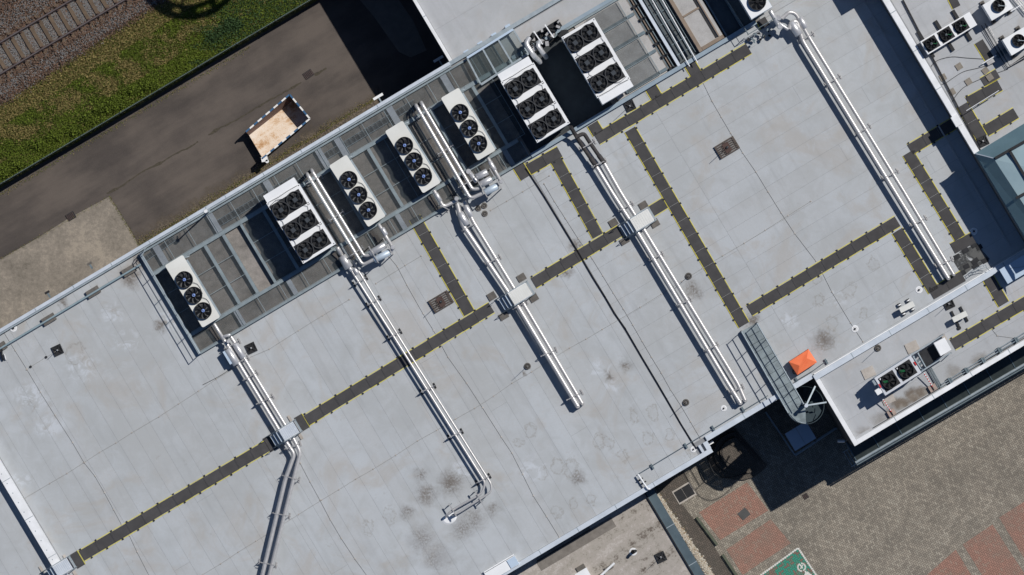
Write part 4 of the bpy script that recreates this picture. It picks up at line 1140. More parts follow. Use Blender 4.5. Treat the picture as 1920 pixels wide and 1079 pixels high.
cable('lowest curved cable running up to the small walkway piece', [(1783,195),(1792,180),(1806,164),(1830,152),(1862,140),(1890,130)], UROOF)
cable('black straight cable from the kinked pipes on the roof', [(435,690),(418,702),(400,712),(380,722)], ROOF, .014)
for i, (p, q) in enumerate((((1843,55),(1880,88)), ((1847,54),(1884,87)), ((1851,52),(1887,84)))):
    pass
tb = thing('pipe_bundle', 'bundle of thin metal pipes linking the two single-fan condensers', 'pipes', 1860, 75, UROOF, 0)
for k in range(4): MB().tube([loc(tb, W(1840+k*3.2, 48-k*2, UROOF+.2)), loc(tb, W(1862+k*2.6, 84-k*1.6, UROOF+.2)), loc(tb, W(1876+k*2.6, 108-k*1.6, UROOF+.2)), loc(tb, W(1889+k*2, 128-k*2, UROOF+.2)), loc(tb, W(1925, 108-k*2.6, UROOF+.2))], .022, 6).build('pipe', m_steel if k % 2 else m_blackm, tb)
MB().tube([loc(tb, W(1812,208,UROOF+.9)), loc(tb, W(1820,203,UROOF+.9)), loc(tb, W(1873,170,UROOF+.9))], .02, 6).build('pipe', m_white, tb)
MB().tube([loc(tb, W(1842,120,UROOF+.3)), loc(tb, W(1868,104,UROOF+.3))], .03, 6).build('pipe', m_white, tb)
MB().cbox(*loc(tb, W(1857,116,UROOF+.15))[:2], .1, .42, .25, .12, TH).build('junction_box', m_steel, tb)
MB().cbox(*loc(tb, W(1882,98,UROOF))[:2], 0, .9, .3, .1, TH).build('tray', m_galvd, tb)
tp = thing('pipe_corner', 'metal pipes in the top right corner', 'pipes', 1905, 12, UROOF, 0)
for k in range(3): MB().tube([loc(tp, W(1896+k*5, -8, UROOF+.25)), loc(tp, W(1909+k*5, 8, UROOF+.25)), loc(tp, W(1925+k*5, 28, UROOF+.25))], .03, 6).build('pipe', m_steel, tp)
MB().tube([loc(tp, W(1895,22,UROOF+.5)), loc(tp, W(1914,10,UROOF+.5))], .03, 6).build('pipe', m_white, tp)
wr = thing('thin_pipe', 'two thin silver pipes lying on the upper roof walkway arm', 'pipe', 1845, 180, UROOF, 0)
for k in range(2): MB().tube([loc(wr, W(1822,203+k*3,UROOF+.15)), loc(wr, W(1872,170+k*3,UROOF+.15))], .016, 5).build('pipe', m_steel, wr)

# south-east two-fan unit with cabinet
s2 = thing('two_fan_unit', 'pale condenser with two fans, green wires and red handles on lower right roof', 'condenser', 1680, 703.5, ROOF, R(32.3))
s2.location.z += .35; s2['category'] = 'condenser'; MB().box(-1.16, 1.16, -.56, .56, .0, 1.15).build('casing', m_bluewhite, s2)
MB().box(-1.16, 1.16, -.56, .56, 1.152, 1.18).build('top_panel', M('casing_grey', (.60,.62,.66), (.52,.54,.58), 1, .5), s2)
for x in (-.56, .52):
    MB().box(x - .46, x + .46, -.43, .43, 1.18, 1.20).build('grille', m_black, s2); fan(s2, x, 0, 1.20, .41, m_fan, 'round', 6)
    for k in range(3): MB().tube([(x - .32, .18 - k * .05, 1.38), (x - .08, .08 - k * .04, 1.37)], .007, 5).build('green_wire', m_green, s2)
    MB().cbox(x - .36, .34, 1.2, .07, .08, .04).build('label_plate', m_white, s2)
for x in (-1.13, 1.13): MB().cbox(x, .05, 1.19, .07, .22, .06).build('red_handle', m_red, s2)
MB().box(-1.5, -1.18, -.33, -.02, .7, 1.15).build('control_box', m_white, s2); MB().box(-1.35, -1.18, .2, .5, 1.0, 1.1).build('bracket', m_galv, s2)
for x in (-.95, .95):
    for y in (-.45, .45): MB().box(x-.05, x+.05, y-.05, y+.05, -.35, -.003).build('leg', m_galv, s2)
cb = thing('valve_skid', 'metal frame with dark tank and pale cabinet beside the two-fan condenser', 'equipment frame', 1748, 668, ROOF, R(31))
cbp = lambda x, y, z: loc(cb, W(x, y, ROOF + z))
P = [cbp(1751,644,1.1), cbp(1771,633,1.1), cbp(1784,656,1.1), cbp(1764,668,1.1)]
MB().prism([(p.x, p.y) for p in P], .2, 1.1).build('cabinet', m_white, cb)
P = [cbp(1722,662,.3), cbp(1750,646,.3), cbp(1764,668,.3), cbp(1735,690,.3)]
MB().prism([(p.x, p.y) for p in P], .05, .5).build('tank', m_blackm, cb)
for (p, q, z) in (((1707,667),(1769,628),.9), ((1727,697),(1782,662),.9), ((1727,692),(1712,668),.9), ((1736,689),(1721,662),.6)):
    MB().bar(cbp(*p, z), cbp(*q, z), .06, .06).build('frame_bar', m_galv, cb)
    for e in (p, q): c = cbp(*e, 0); MB().cyl(c.x, c.y, 0, z, .025, None, 6).build('post', m_galv, cb)
for k in range(5):
    c = cbp(1719 + k * 2.2, 672 + k * 3.0, 0); MB().cbox(c.x, c.y, .3, .22, .09, .25, .3).build('valve', m_galvd if k % 2 else m_steel, cb)
MB().cbox(*cbp(1768,633,0)[:2], .0, .2, .35, .9, 0).build('bracket', m_slabp, cb)
ct = thing('cable_tray', 'dark cable tray running from the valve frame to the lower parapet', 'cable tray', 1755, 710, ROOF, 0)
for o_ in (-3.5, 0, 3.5): MB().tube([loc(ct, W(1742+o_*.85, 690-o_*.5, ROOF+.12)), loc(ct, W(1763+o_*.85, 727-o_*.5, ROOF+.12))], .035, 6).build('pipe', m_galvd, ct)
pr = thing('parapet_pipes', 'pair of thin grey pipes on clamps along the lower right parapet', 'pipes', 1765, 722, ROOF, 0)
for o_ in (0, 6): MB().tube([loc(pr, W(1763+o_*.3, 727-o_, ROOF+.2)), loc(pr, W(1940, 618-o_, ROOF+.2))], .03, 6).build('pipe', m_galv, pr)
for k in range(6): 
    c = loc(pr, W(1780 + k * 31, 714 - k * 19, ROOF)); MB().cbox(c.x, c.y, 0, .1, .32, .27, TH).cbox(c.x + .1, c.y + .04, 0, .07, .26, .25, TH).build('clamp', m_galvd, pr)
for lb, a_, b_ in (('red and white striped pole left of its twin beside the two-fan condenser', (1655,749), (1671,772)), ('red and white striped pole right of its twin near the cable tray', (1731.6,698.8), (1748,725))):
    t = thing('striped_pole', lb, 'pole', a_[0], a_[1], ROOF, 0, 'red and white striped poles'); A_, B_ = loc(t, W(*a_, ROOF + .5)), loc(t, W(*b_, ROOF + .25))
    for k in range(12): MB().tube([A_.lerp(B_, k / 12), A_.lerp(B_, (k + 1) / 12)], .032, 8).build('band', m_red if k % 2 else m_white, t)
    c = B_; MB().cbox(c.x + .03, c.y - .08, 0, .42, .36, .2, TH).build('foot_block', m_pink, t); MB().cbox(c.x + .03, c.y - .08, .2, .05, .3, .06, TH).build('clamp', m_black, t)
for lb, c in (('pale square concrete slab beside the two-fan condenser', (1628.5,699)), ('pale square concrete slab beside the valve frame', (1710,651)), ('pale concrete slab sticking out below the two-fan condenser', (1665,748))):
    o = MB().cbox(0, 0, .008, .68, .55, .05).build('concrete_slab', m_slabp); o.location = W(*c, ROOF); o.rotation_euler = (0,0,R(25)); props(o, lb, 'concrete slab', 'pale slabs by the two-fan condenser')
cab = thing('cabinet', 'pale blue flat cabinet below the parapet at the right edge', 'cabinet', 1905, 504, ROOF, R(31))
MB().box(-.85, 1.4, -.43, .43, .1, .75).build('casing', m_paleblue, cab); MB().box(-.87, 1.42, -.45, .45, .752, .78).build('lid', m_paleblue, cab); MB().bar((-.3, .2, .79), (.8, -.3, .79), .015, .01).build('seam', m_galvd, cab)

# ------------------------------------------------------------------ pipe runs
def pipe_run(label, pipes, supports, base=ROOF, extras=(), mat=m_alu, band=1.0, name='pipe_run', sup_mat=m_steel, foot=True, black_feet=False):
    p0 = pipes[0][0][0]
    t = thing(name, label, 'pipes', p0[0], p0[1], base, 0)
    for (pts, z, r) in pipes:
        P = []
        for q in pts: P.append(loc(t, W(q[0], q[1], base + (q[2] if len(q) > 2 else z))))
        F = fillet(P, .22, 4)
        r *= 1.1
        o = MB().tube(F, r, 18).build('pipe', mat, t)
        bm = MB()
        for a, b in zip(P[:-1], P[1:]):
            L = (b - a).length; n = int(L / band); d = (b - a).normalized() if L > 0 else Vector((1,0,0))
            for i in range(1, n + 1):
                c = a + d * (i * L / (n + 1)); bm.tube([c - d * .02, c + d * .02], r + .003, 14, True)
        if bm.f: bm.build('cladding_bands', mat, o, 'stuff')
    for (a, b) in supports:
        z = pipes[0][1]; A_, B_ = loc(t, W(*a, base)), loc(t, W(*b, base)); d = (B_ - A_).normalized(); e = .10
        A_, B_ = A_ - d * e, B_ + d * e
        s_ = MB().bar(A_ + Vector((0,0,z - pipes[0][2] - .02)), B_ + Vector((0,0,z - pipes[0][2] - .02)), .05, .05)
        rt = z + pipes[0][2] + .012
        s_.bar(A_ + d * e + Vector((0,0,rt)), B_ - d * e + Vector((0,0,rt)), .045, .014)
        for q in (A_, B_): s_.cyl(q.x, q.y, 0.02, z + .04, .02, None, 6)
        s_ = s_.build('support', sup_mat, t)
        nrm = Vector((-d.y, d.x, 0))
        for q in (A_, B_):
            MB().bar(q - nrm * .16 + Vector((0,0,.03)), q + nrm * .16 + Vector((0,0,.03)), .09, .05).build('foot', m_black if black_feet else m_steel, s_)
    for ex in extras:
        (a, b, z, r, m) = ex[:5]; A_, B_ = loc(t, W(a[0], a[1], base + (a[2] if len(a) > 2 else z))), loc(t, W(b[0], b[1], base + (b[2] if len(b) > 2 else z))); d = (B_ - A_).normalized()
        MB().tube([A_, A_ + d * .03, B_ - d * .03, B_], [r * .8, r, r, r * .8], 16).build(ex[5] if len(ex) > 5 else 'silencer', m, t)
    return t
# 1 kinked pair, left
z1 = .48
pipe_run('kinked pair of silver pipes descending to the bottom edge at left', [
    ([(420,638),(429.4,651.8),(538,831),(552,852),(535,899),(488,1095)], z1, .105), ([(433,632),(440,643),(552,826),(563,849),(552,892),(501,1095)], z1, .10)],
    [((440,683),(463,672)), ((484,756.6),(509,744.6)), ((537,841),(560,832.5)), ((533,892),(558,899)), ((515,962),(540,967)), ((490,1054),(515,1059)), ((424,653),(446,641)), ((459,712),(480,700))],
    extras=[((426,655),(444,684),z1,.21,m_aluf), ((440,645),(457,672),z1,.17,m_aluf), ((401,607,.7),(420,638,.6),.6,.10,m_alu,'feed_pipe'), ((418,632),(432,628),z1+.15,.09,m_aluf,'valve'), ((427,640,.5),(428,641,.95),.5,.10,m_aluf,'valve')])
bxo = thing('metal_box', 'flat pale aluminium casing beside the top of the kinked pipe pair', 'box', 430.5, 669, ROOF, TH)
MB().cbox(0, 0, .25, .34, .8, .35).build('casing', m_paleblue, bxo)
for y in (-.3, .3): MB().cbox(0, y, 0, .1, .1, .25).build('leg', m_galv, bxo)
# 2 thin pair
pipe_run('thin bright pipe pair running down to a corner and a roof outlet', [
    ([(650,493),(667.6,521.5),(741,636),(793,719),(910,906),(904,925),(851,955),(836,968),(836,970,-.1)], .50, .06), ([(661,489),(673,510),(752,639),(921,908),(921,922),(907,932),(859,962),(849,966),(849,967,-.1)], .50, .055)],
    [((667,532),(684,522)), ((731,632.6),(748,623)), ((793,734),(812,725)), ((845,819),(863,810)), ((897,904),(915,894)), ((692,571),(709,561))], band=2.2, black_feet=True,
    extras=[((641,480),(655,503),.55,.25,m_aluf), ((632,464,.8),(641,479,.6),.6,.12,m_alu,'feed_pipe'), ((664,503),(671,515),.55,.14,m_aluf), ((652,498),(660,509),.55,.10,m_aluf)])
for lb, c, sg in (('left', (849,956), 0), ('right', (897,931), 1)):
    t = thing('pipe_stand', 'steel trestle under the thin pipes, %s' % ('nearest the roof outlet' if not sg else 'nearest the pipe corner'), 'pipe stand', c[0], c[1], ROOF, TH)
    for s_ in (-.32, .32): MB().bar((-.12, s_, .02), (0, s_, .62), .03, .03).bar((.12, s_, .02), (0, s_, .62), .03, .03).build('leg', m_galvd, t)
    MB().box(-.03, .03, -.42, .42, .57, .63).build('crossbar', m_steel, t)
oc = MB().cyl(0, 0, .006, .05, .34, .26, 20).build('outlet_collar', m_copingw); oc.location = W(843, 972, ROOF); oc.scale = (1.25, .9, 1); oc.rotation_euler = (0,0,TH); props(oc, 'white sealed collar where the thin pipes enter the roof', 'roof collar')
# 3 middle pair
pipe_run('middle silver pipe pair passing under the ribbed bridge', [
    ([(857,382),(868,423),(971,575),(1010,640),(1083,762)], .50, .125), ([(870,378),(886.7,415),(981,569),(1023,640),(1091.7,757)], .50, .105)],
    [((913,495),(935,483)), ((964.5,578.6),(984.5,567.5)), ((1017,667),(1040,657)), ((1065,749),(1088,737)), ((868,432),(890,420))],
    extras=[((862,399),(876,423),.52,.20,m_aluf), ((872,385),(884,407),.52,.16,m_aluf), ((855,372,.55),(856,373,1.0),.6,.13,m_aluf,'valve'), ((1083,762,.5),(1083.2,762.2,.12),.3,.13,m_alu,'end_elbow'), ((1091.7,757,.5),(1091.9,757.2,.12),.3,.11,m_alu,'end_elbow')])
# 4 right of joint
pipe_run('silver pipe pair with black insulated start, passing under the right bridge', [
    ([(1118,313),(1146.7,360),(1198,440),(1365,720),(1388,756)], .50, .115), ([(1133,307),(1163,360),(1208,432),(1383,719),(1397,751)], .50, .11)],
    [((1112,313),(1133,303)), ((1162,395),(1183,383)), ((1220,487),(1240,477)), ((1270,572),(1292,562)), ((1322,657),(1343,647)), ((1370,735),(1390,726))],
    extras=[((1388,756,.5),(1388.2,756.2,.12),.3,.12,m_alu,'end_elbow'), ((1397,751,.5),(1397.2,751.2,.12),.3,.115,m_alu,'end_elbow')])
pipe_run('two black insulated pipes leaving the middle six-fan cooler', [
    ([(1070,238,1.0),(1080,255,.6),(1094,277),(1118,313)], .50, .10), ([(1079,258,.7),(1095,250,.6),(1102,262),(1133,307)], .50, .10)],
    [((1093,278),(1112,267))], mat=m_lag, band=9, name='black_pipes', extras=[((1107,296),(1119,314),.5,.14,m_lag,'insulation'), ((1122,291),(1133,306),.5,.13,m_lag,'insulation')])
# 5 right
pipe_run('long silver pipe pair at right ending at the parapet walkway', [
    ([(1480,55,.7),(1484,42,.7),(1494,40,.6),(1505,77),(1678,360),(1778,522)], .55, .115), ([(1466,35,.8),(1480,22,.8),(1492,26,.7),(1518,72),(1695,360),(1788,515)], .55, .10)],
    [((1502,75),(1522,65)), ((1552,158),(1572,145)), ((1610,250),(1628,238)), ((1658,333),(1680,322)), ((1712,422),(1733,410)), ((1758,498),(1782,487))],
    extras=[((1483,42),(1499,66),.62,.24,m_aluf), ((1499,33),(1511,53),.62,.18,m_aluf), ((1444,20,1.2),(1461,50,.9),1.0,.13,m_aluf,'feed_pipe'), ((1455,40),(1478,56),.8,.09,m_aluf,'valve'), ((1462,50,.5),(1462.2,50.2,1.15),.8,.15,m_aluf,'valve'),
            ((1460,34,.5),(1460.2,34.2,1.15),.8,.15,m_aluf,'valve'), ((1778,522,.55),(1778.2,522.2,.1),.3,.12,m_steel,'end_elbow'), ((1788,515,.55),(1788.2,515.2,.1),.3,.105,m_steel,'end_elbow')])
jb = thing('valve_cluster', 'black valves and cables below the top-edge cooler beside yellow-edged tile', 'valves', 1425, 65, ROOF, TH)
for k in range(14): MB().cbox(random.uniform(-.75,.5), random.uniform(-.35,.2), random.uniform(.02,.5), random.uniform(.08,.2), random.uniform(.06,.14), .12, random.uniform(0,3)).build('valve', random.choice([m_blackm, m_galvd, m_steel]), jb)
MB().cbox(.45, .45, .0, .55, .5, .04).build('tile', m_tile, jb); MB().cbox(.16, .45, .0, .05, .5, .05).build('edge_strip', m_yellow, jb)
# 6, 7 deck pairs
D = DECK - ROOF
pipe_run('left silver pipe pair on the platform beside the six-fan cooler', [
    ([(575.8,326.3,.1),(576,326.5),(680,497.6),(702,486)], D + .75, .085), ([(584,319,.1),(584.2,319.3),(683,481),(696,477)], D + .75, .08)],
    [((579,343.6),(600,332)), ((621.7,413),(641,399.7)), ((660,479),(677.8,467))],
    extras=[((693,476),(722.6,459),D+.75,.19,m_aluf), ((701,488),(731,473),D+.72,.18,m_bluewhite), ((709.4,420),(736,464),D+.7,.10,m_alu,'feed_pipe'), ((716,428),(724,442),D+.7,.14,m_aluf), ((736,464,.4),(736.2,464.2,1.3),1.0,.13,m_aluf,'valve'), ((731,473),(738,466),D+.7,.11,m_aluf,'valve')])
MBs = thing('bracket_frame', 'steel cross bars strapping the two cylinders beside the left platform pipes', 'bracket', 712, 472, ROOF, TH)
for x in (-.35, .55): MB().cbox(x, 0, 1.22, .05, 1.0, .05).cbox(x, .5, 0, .05, .05, 1.24).cbox(x, -.5, 0, .05, .05, 1.24).build('bar', m_steel, MBs)
pipe_run('right silver pipe pair on the platform between two cream coolers', [
    ([(779.7,197.8,.1),(780,198.2),(882,373),(905.5,362.6)], D + .85, .095), ([(789.5,192.7,.1),(789.8,193),(886,356),(899,353.5)], D + .85, .09)],
    [((785,221),(805.6,205.6)), ((825,288.7),(847,275.7)), ((862.7,351),(886,339))],
    extras=[((893,333),(914,322),D+.8,.19,m_aluf), ((899,347.5),(922,335.5),D+.8,.19,m_aluf), ((908,362),(933,349),D+.8,.19,m_bluewhite), ((878,322,.9),(894,341,1.1),1.0,.14,m_aluf), ((914.6,296),(939,340.5),D+.7,.10,m_alu,'feed_pipe'), ((918,303),(928,320),D+.7,.13,m_aluf),
            ((939,340.5,.3),(939.2,340.7,1.3),1.0,.12,m_aluf,'valve'), ((878,322,.4),(878.1,322.1,1.15),1.0,.15,m_aluf,'valve')])
MBs = thing('bracket_frame', 'steel cross bars strapping the three cylinders beside the right platform pipes', 'bracket', 916, 344, ROOF, TH)
for x in (-.45, .45): MB().cbox(x, 0, 1.34, .05, 1.25, .05).cbox(x, .62, 0, .05, .05, 1.36).cbox(x, -.62, 0, .05, .05, 1.36).build('bar', m_steel, MBs)
pipe_run('single bent silver pipe from the third cream cooler to the middle pair', [([(813.4,357.4,.8),(831.6,388.6,.7),(857.5,375.6,.6)], .7, .10)], [((826,386),(838,392))], extras=[((817,363,.8),(826,378,.75),.8,.13,m_aluf)])
# white lagged pipes and black machinery near the top
pipe_run('two white lagged pipes dropping beside the glazed frame', [([(992,72,1.0),(986,82,1.2),(1000,104,1.2),(1013,117,.6)], 1.1, .13), ([(1012,78,.9),(1008,86,1.1),(1018,100,1.0),(1024,108,.5)], 1.0, .12)], [], mat=m_aluf, band=.4, name='lagged_pipes')
mc = thing('pump_set', 'black pumps and pipework at the top between glazed frame and cooler', 'pump set', 1022, 66, ROOF, TH)
for k in range(44): MB().cbox(random.uniform(-1.0,1.0), random.uniform(-.5,.3), random.uniform(0,.7), random.uniform(.1,.3), random.uniform(.08,.25), .3, random.uniform(0,3)).build('valve', random.choice([m_black, m_blackm, m_blackm, m_steel]), mc)
for x in (-.4, .3): MB().bar((x, -.4, 1.0), (x - .05, .45, 1.0), .06, .06).build('bar', m_copingw, mc)
MB().box(-1.05, 1.05, -.55, .36, .02, .12).build('base', m_blackm, mc)
t = thing('roof_grille', 'thin black frame pieces beyond the platform at the top', 'metal frame', 1078, 46, NROOF, TH)
for k in range(6): MB().cbox(-.7 + k * .22, .05 * (k % 3), 0, .04, .35, .3, .2 * (k % 2)).build('upright', m_blackm, t)
MB().cbox(-.1, 0, .28, 1.5, .04, .04).build('top_bar', m_blackm, t)
for i, o_ in enumerate((0, 6)):
    cable('thin black cable on the low north roof, %s' % ('upper one' if i == 0 else 'lower one'), [(1045+o_, 66+o_), (1120+o_, 18+o_), (1175+o_, -14+o_)], NROOF, .02)

# ------------------------------------------------------------------ step-over bridges
def bridge(label, px, py, ang, slabs, ribs=True, steps=3, L=1.13, Wd=.74):
    t = thing('step_bridge', label, 'step-over bridge', px, py, ROOF, ang)
    h = .95
    p = MB().box(-.30, -.30 + L, -Wd/2, Wd/2, h - .05, h - .012).build('platform', m_copingw, t)
    n = 9; bm = MB().box(.01, L / n - .01, -Wd/2 + .02, Wd/2 - .02, 0, .012).mesh('tread_board', m_cream if ribs else m_coping)
    for i in range(n): inst('tread_board', bm, p, (-.30 + i * L / n, 0, h - .011))
    for i in range(steps):
        x = -.42 - i * .20; MB().box(x - .07, x + .03, -Wd/2 + .03, Wd/2 - .03, h - .22 - i * .22, h - .19 - i * .22).build('step', m_bluewhite, t)
    for s_ in (-1, 1):
        y = s_ * (Wd/2 + .03)
        MB().bar((-.30 - .72, y, .08), (-.30, y, h - .02), .05, .12).bar((-.30, y, h - .03), (-.30 + L, y, h - .03), .05, .10).bar((-.30 + L, y, h - .03), (-.30 + L + .12, y, .08), .05, .10).build('stringer', m_galv, t)
        MB().tube([(-.95, y, .3), (-1.1, y, .75), (-.62, y, 1.0)], .018, 6).build('handrail', m_galvd, t)
    MB().bar((-.30 + L + .1, -Wd/2, .2), (-.30 + L + .1, Wd/2, .2), .09, .03).build('step', m_galv, t)
    for (x, y, w, d) in slabs:
        c = loc(t, W(x, y, ROOF)); MB().cbox(c.x, c.y, .01, w, d, .06).build('foot_slab', m_slab if ribs else m_slabp, t)
    return t
bridge('ribbed cream step bridge over the middle silver pipes', 967, 556, R(31), [(977.8,520.8,.46,.38),(1000.8,558.6,.46,.40),(922,555.6,.46,.40),(944.5,592.7,.5,.36)])
bridge('ribbed cream step bridge over the right silver pipes', 1195, 418, R(31), [(1206,385,.46,.36),(1228,419,.46,.4),(1150,418,.46,.4),(1171,452,.5,.34)])
bridge('plain pale step bridge over the kinked silver pipes', 538, 811, R(31), [(544,786,.13,.42),(563,817,.16,.45),(508,806,.14,.4),(530,840,.14,.4)], False, 3, .92, .66)
bridge('plain pale step bridge over the low ridge wall at bottom left', 115, 1066, R(31), [(123,1047,.14,.42),(142,1078,.16,.45),(78,1068,.14,.4),(132,1062,.12,.3)], False, 2, .92, .66)

# ------------------------------------------------------------------ pallets, rods, drains
def pallet(label, px, py, ang, rod):
    t = thing('pallet', label, 'pallet', px, py, ROOF + .008, ang)
    for k in range(7): MB().box(-.60, .60, -.38 + k * .115, -.38 + k * .115 + .075, .11, .132).build('board', m_wood, t)
    for x in (-.55, 0, .55): MB().box(x - .05, x + .05, -.38, .385, .02, .108).build('bearer', m_wood, t)
    mb_ = MB().box(-.18, .18, -.28, .28, .133, .15)
    mb_.build('clamp', m_rail, t)
    x, y = rod; r = thing('lightning_rod', 'thin lightning rod on the %s wooden pallet' % ('grey' if 'grey' in label else 'brown'), 'lightning rod', px, py, ROOF + .16, 0)
    MB().tube([(0, 0, 0), (0, 0, 1.5)], .014, 6).build('rod', m_galv, r); MB().cyl(0, 0, 0, .05, .08, None, 10).build('base', m_blackm, r)
pallet('weathered grey wooden pallet left of the middle walkway run', 827, 566, R(31), (0, 0))
pallet('weathered brown wooden pallet alone on the upper right of the main roof', 1363, 277, R(31), (0, 0))
def sq_base(label, px, py, z=ROOF, rod=1.2):
    t = thing('rod_base', label, 'lightning rod', px, py, z, R(25), 'square black lightning rod bases')
    m = MB()
    for s_ in (-1, 1): m.box(-.27, .27, s_ * .24 - .03, s_ * .24 + .03, .008, .09); m.box(s_ * .24 - .03, s_ * .24 + .03, -.209, .209, .008, .09)
    m.bar((-.22, -.22, .06), (.22, .22, .06), .06, .07).bar((-.22, .22, .063), (.22, -.22, .063), .06, .07)
    m.build('base_frame', m_blackm, t); MB().box(-.26, .26, -.26, .26, .008, .03).build('base_plate', m_black, t)
    MB().cyl(0, 0, .1, .16, .05, None, 10).build('socket', m_steel, t)
    if rod: MB().cyl(0, 0, .16, rod, .014, .01, 6).build('rod', m_galv, t)
sq_base('square black rod base on the left roof with two small discs', 108, 657, ROOF, 1.0)
sq_base('square black rod base just right of the kinked pipe top', 471, 653, ROOF, .9)
sq_base('square black rod base between cooler platform and its walkway', 1181, 199, ROOF, 1.6)
sq_base('square black rod base below the parapet on the lower right roof', 1779, 570, ROOF, 1.3)
sq_base('square black rod base on the stained south roof', 1239, 1045, SROOF, 1.3)
sq_base('square black rod base at the upper roof walkway end by the skylight', 1843, 265, UROOF, .6)
def rd_base(label, px, py, z=ROOF, rod=1.5):
    t = thing('round_base', label, 'lightning rod', px, py, z, 0, 'round lightning rod bases')
    MB().cyl(0, 0, .008, .10, .19, .17, 20).build('base', m_slab, t); MB().ring(0, 0, .1, .115, .09, .13, 16).build('rim', m_blackm, t)
    MB().cyl(0, 0, .1, rod, .014, .01, 6).build('rod', m_galv, t)
rd_base('round rod base beside the lower middle silver pipes', 989, 687)
rd_base('round rod base between right silver pipes and gangway walkway', 1291, 518)
rd_base('round rod base near the bottom, right of the black joint', 1286, 755)
rd_base('round rod base on the lower right roof below the parapet', 1646, 653)
for lb, c in (('top', (908,386)), ('left', (897,391)), ('lower', (909,401))):
    t = thing('round_base', 'small round ballast weight, the %s one of a cluster of three' % lb, 'ballast weight', c[0], c[1], ROOF, 0, 'cluster of three round weights')
    MB().cyl(0, 0, .008, .08, .17, .15, 18).build('base', m_slab, t); MB().ring(0, 0, .08, .09, .06, .1, 14).build('rim', m_blackm, t)
def drain(label, px, py, r=.2, z=ROOF):
    t = thing('roof_drain', label, 'roof drain', px, py, z, 0, 'round white roof drains')
    MB().cyl(0, 0, .008, .03, r, r * .9, 22).build('collar', m_copingw, t); MB().ring(0, 0, .03, .036, r * .55, r * .6, 18).build('ring', m_slabp, t)
    MB().cyl(0, 0, .03, .10, r * .3, r * .25, 12).build('strainer', m_blackm, t)
drain('white round drain near the end of the right pipe pair', 1723, 544)
drain('white round drain alone on the roof above the orange cover', 1603, 617)
drain('white round drain at the edge of the wall shadow', 1826, 434)
drain('white round drain at far left by the long parapet', 25, 616)
drain('brownish round drain left of the right pipe pair end', 1357, 766, .17)
drain('brownish round drain in the corner by the black joint', 1300, 843, .17)
drain('white collar on the stained south roof', 1187, 1035, .22, SROOF)
t = thing('vent_pipe', 'short dark vent pipe leaning from its collar on the stained south roof', 'vent pipe', 1187, 1035, SROOF, 0)
MB().tube([(0, 0, .1), (.02, .02, .5), (.12, .08, .7)], .09, 12).build('pipe', m_blackm, t); MB().cyl(0, 0, .04, .12, .12, .1, 14).build('base', m_black, t)
for lb, c in (('nearer the black square base', (86.5,670)), ('nearer the wire', (57.5,688))):
    o = MB().cyl(0, 0, .008, .06, .07, None, 14).build('wire_holder', m_blackm); o.location = W(*c, ROOF); props(o, 'small black disc holder on the left roof, %s' % lb, 'wire holder')

# small roof vents
def vent(label, px, py, ang, feet):
    t = thing('roof_vent', label, 'vent box', px, py, ROOF, ang)
    MB().box(-.42, .42, -.15, .15, .42, .62).build('casing', m_cream, t)
    for x in (-.3, .3): MB().box(x - .03, x + .03, -.05, .05, .1, .42).build('leg', m_galv, t)
    if feet == 'drum':
        for x in (-.30, .24):
            for y in (-.27, .27): 
                MB().tube([(x, y - .09, .12), (x, y + .09, .12)], .10, 12).build('foot', m_black, t); MB().tube([(x, y - .03, .12), (x, y + .03, .12)], .104, 12).build('foot_band', m_white, t)
    else:
        for x in (-.24, .30): MB().box(x - .06, x + .06, -.45, .45, 0, .12).build('foot_bar', m_blackm, t)
        c = MB().cyl(-.28, -.55, 0, .1, .12, .1, 14).build('round_foot', m_blackm, t)
    return t
vent('cream box on four striped black and white feet above the parapet', 1699, 576, R(27), 'drum')
vent('cream box on long black foot bars below the parapet', 1798, 594, R(27), 'bar')

# orange cover
oc = thing('covered_unit', 'bright orange tarpaulin cover over a roof unit beside the gangway', 'covered unit', 1504.5, 679, ROOF, R(33))
L2, W2, hz = .65, .44, .62
v = [(-L2,-W2,.18),(L2,-W2,.18),(L2,W2,.18),(-L2,W2,.18),(-L2+.02,-W2+.02,hz),(L2-.02,-W2+.02,hz),(L2-.02,W2-.02,hz),(-L2+.02,W2-.02,hz),(-.28,-.05,hz+.20),(.28,.07,hz+.17)]
m = MB(); m.add(v, [(0,1,5,4),(1,2,6,5),(2,3,7,6),(3,0,4,7),(4,5,9,8),(5,6,9),(6,7,8,9),(7,4,8)]); m.build('tarpaulin', m_orange, oc)
MB().box(-.5, .5, -.3, .3, 0, .3).build('base', m_blackm, oc); MB().ring(-.62, -.22, .1, .2, .1, .16, 14).build('hose', m_slab, oc)
for x in (-.45, .45): MB().box(x-.04, x+.04, -.35, .35, .02, .1).build('skid', m_galvd, oc)

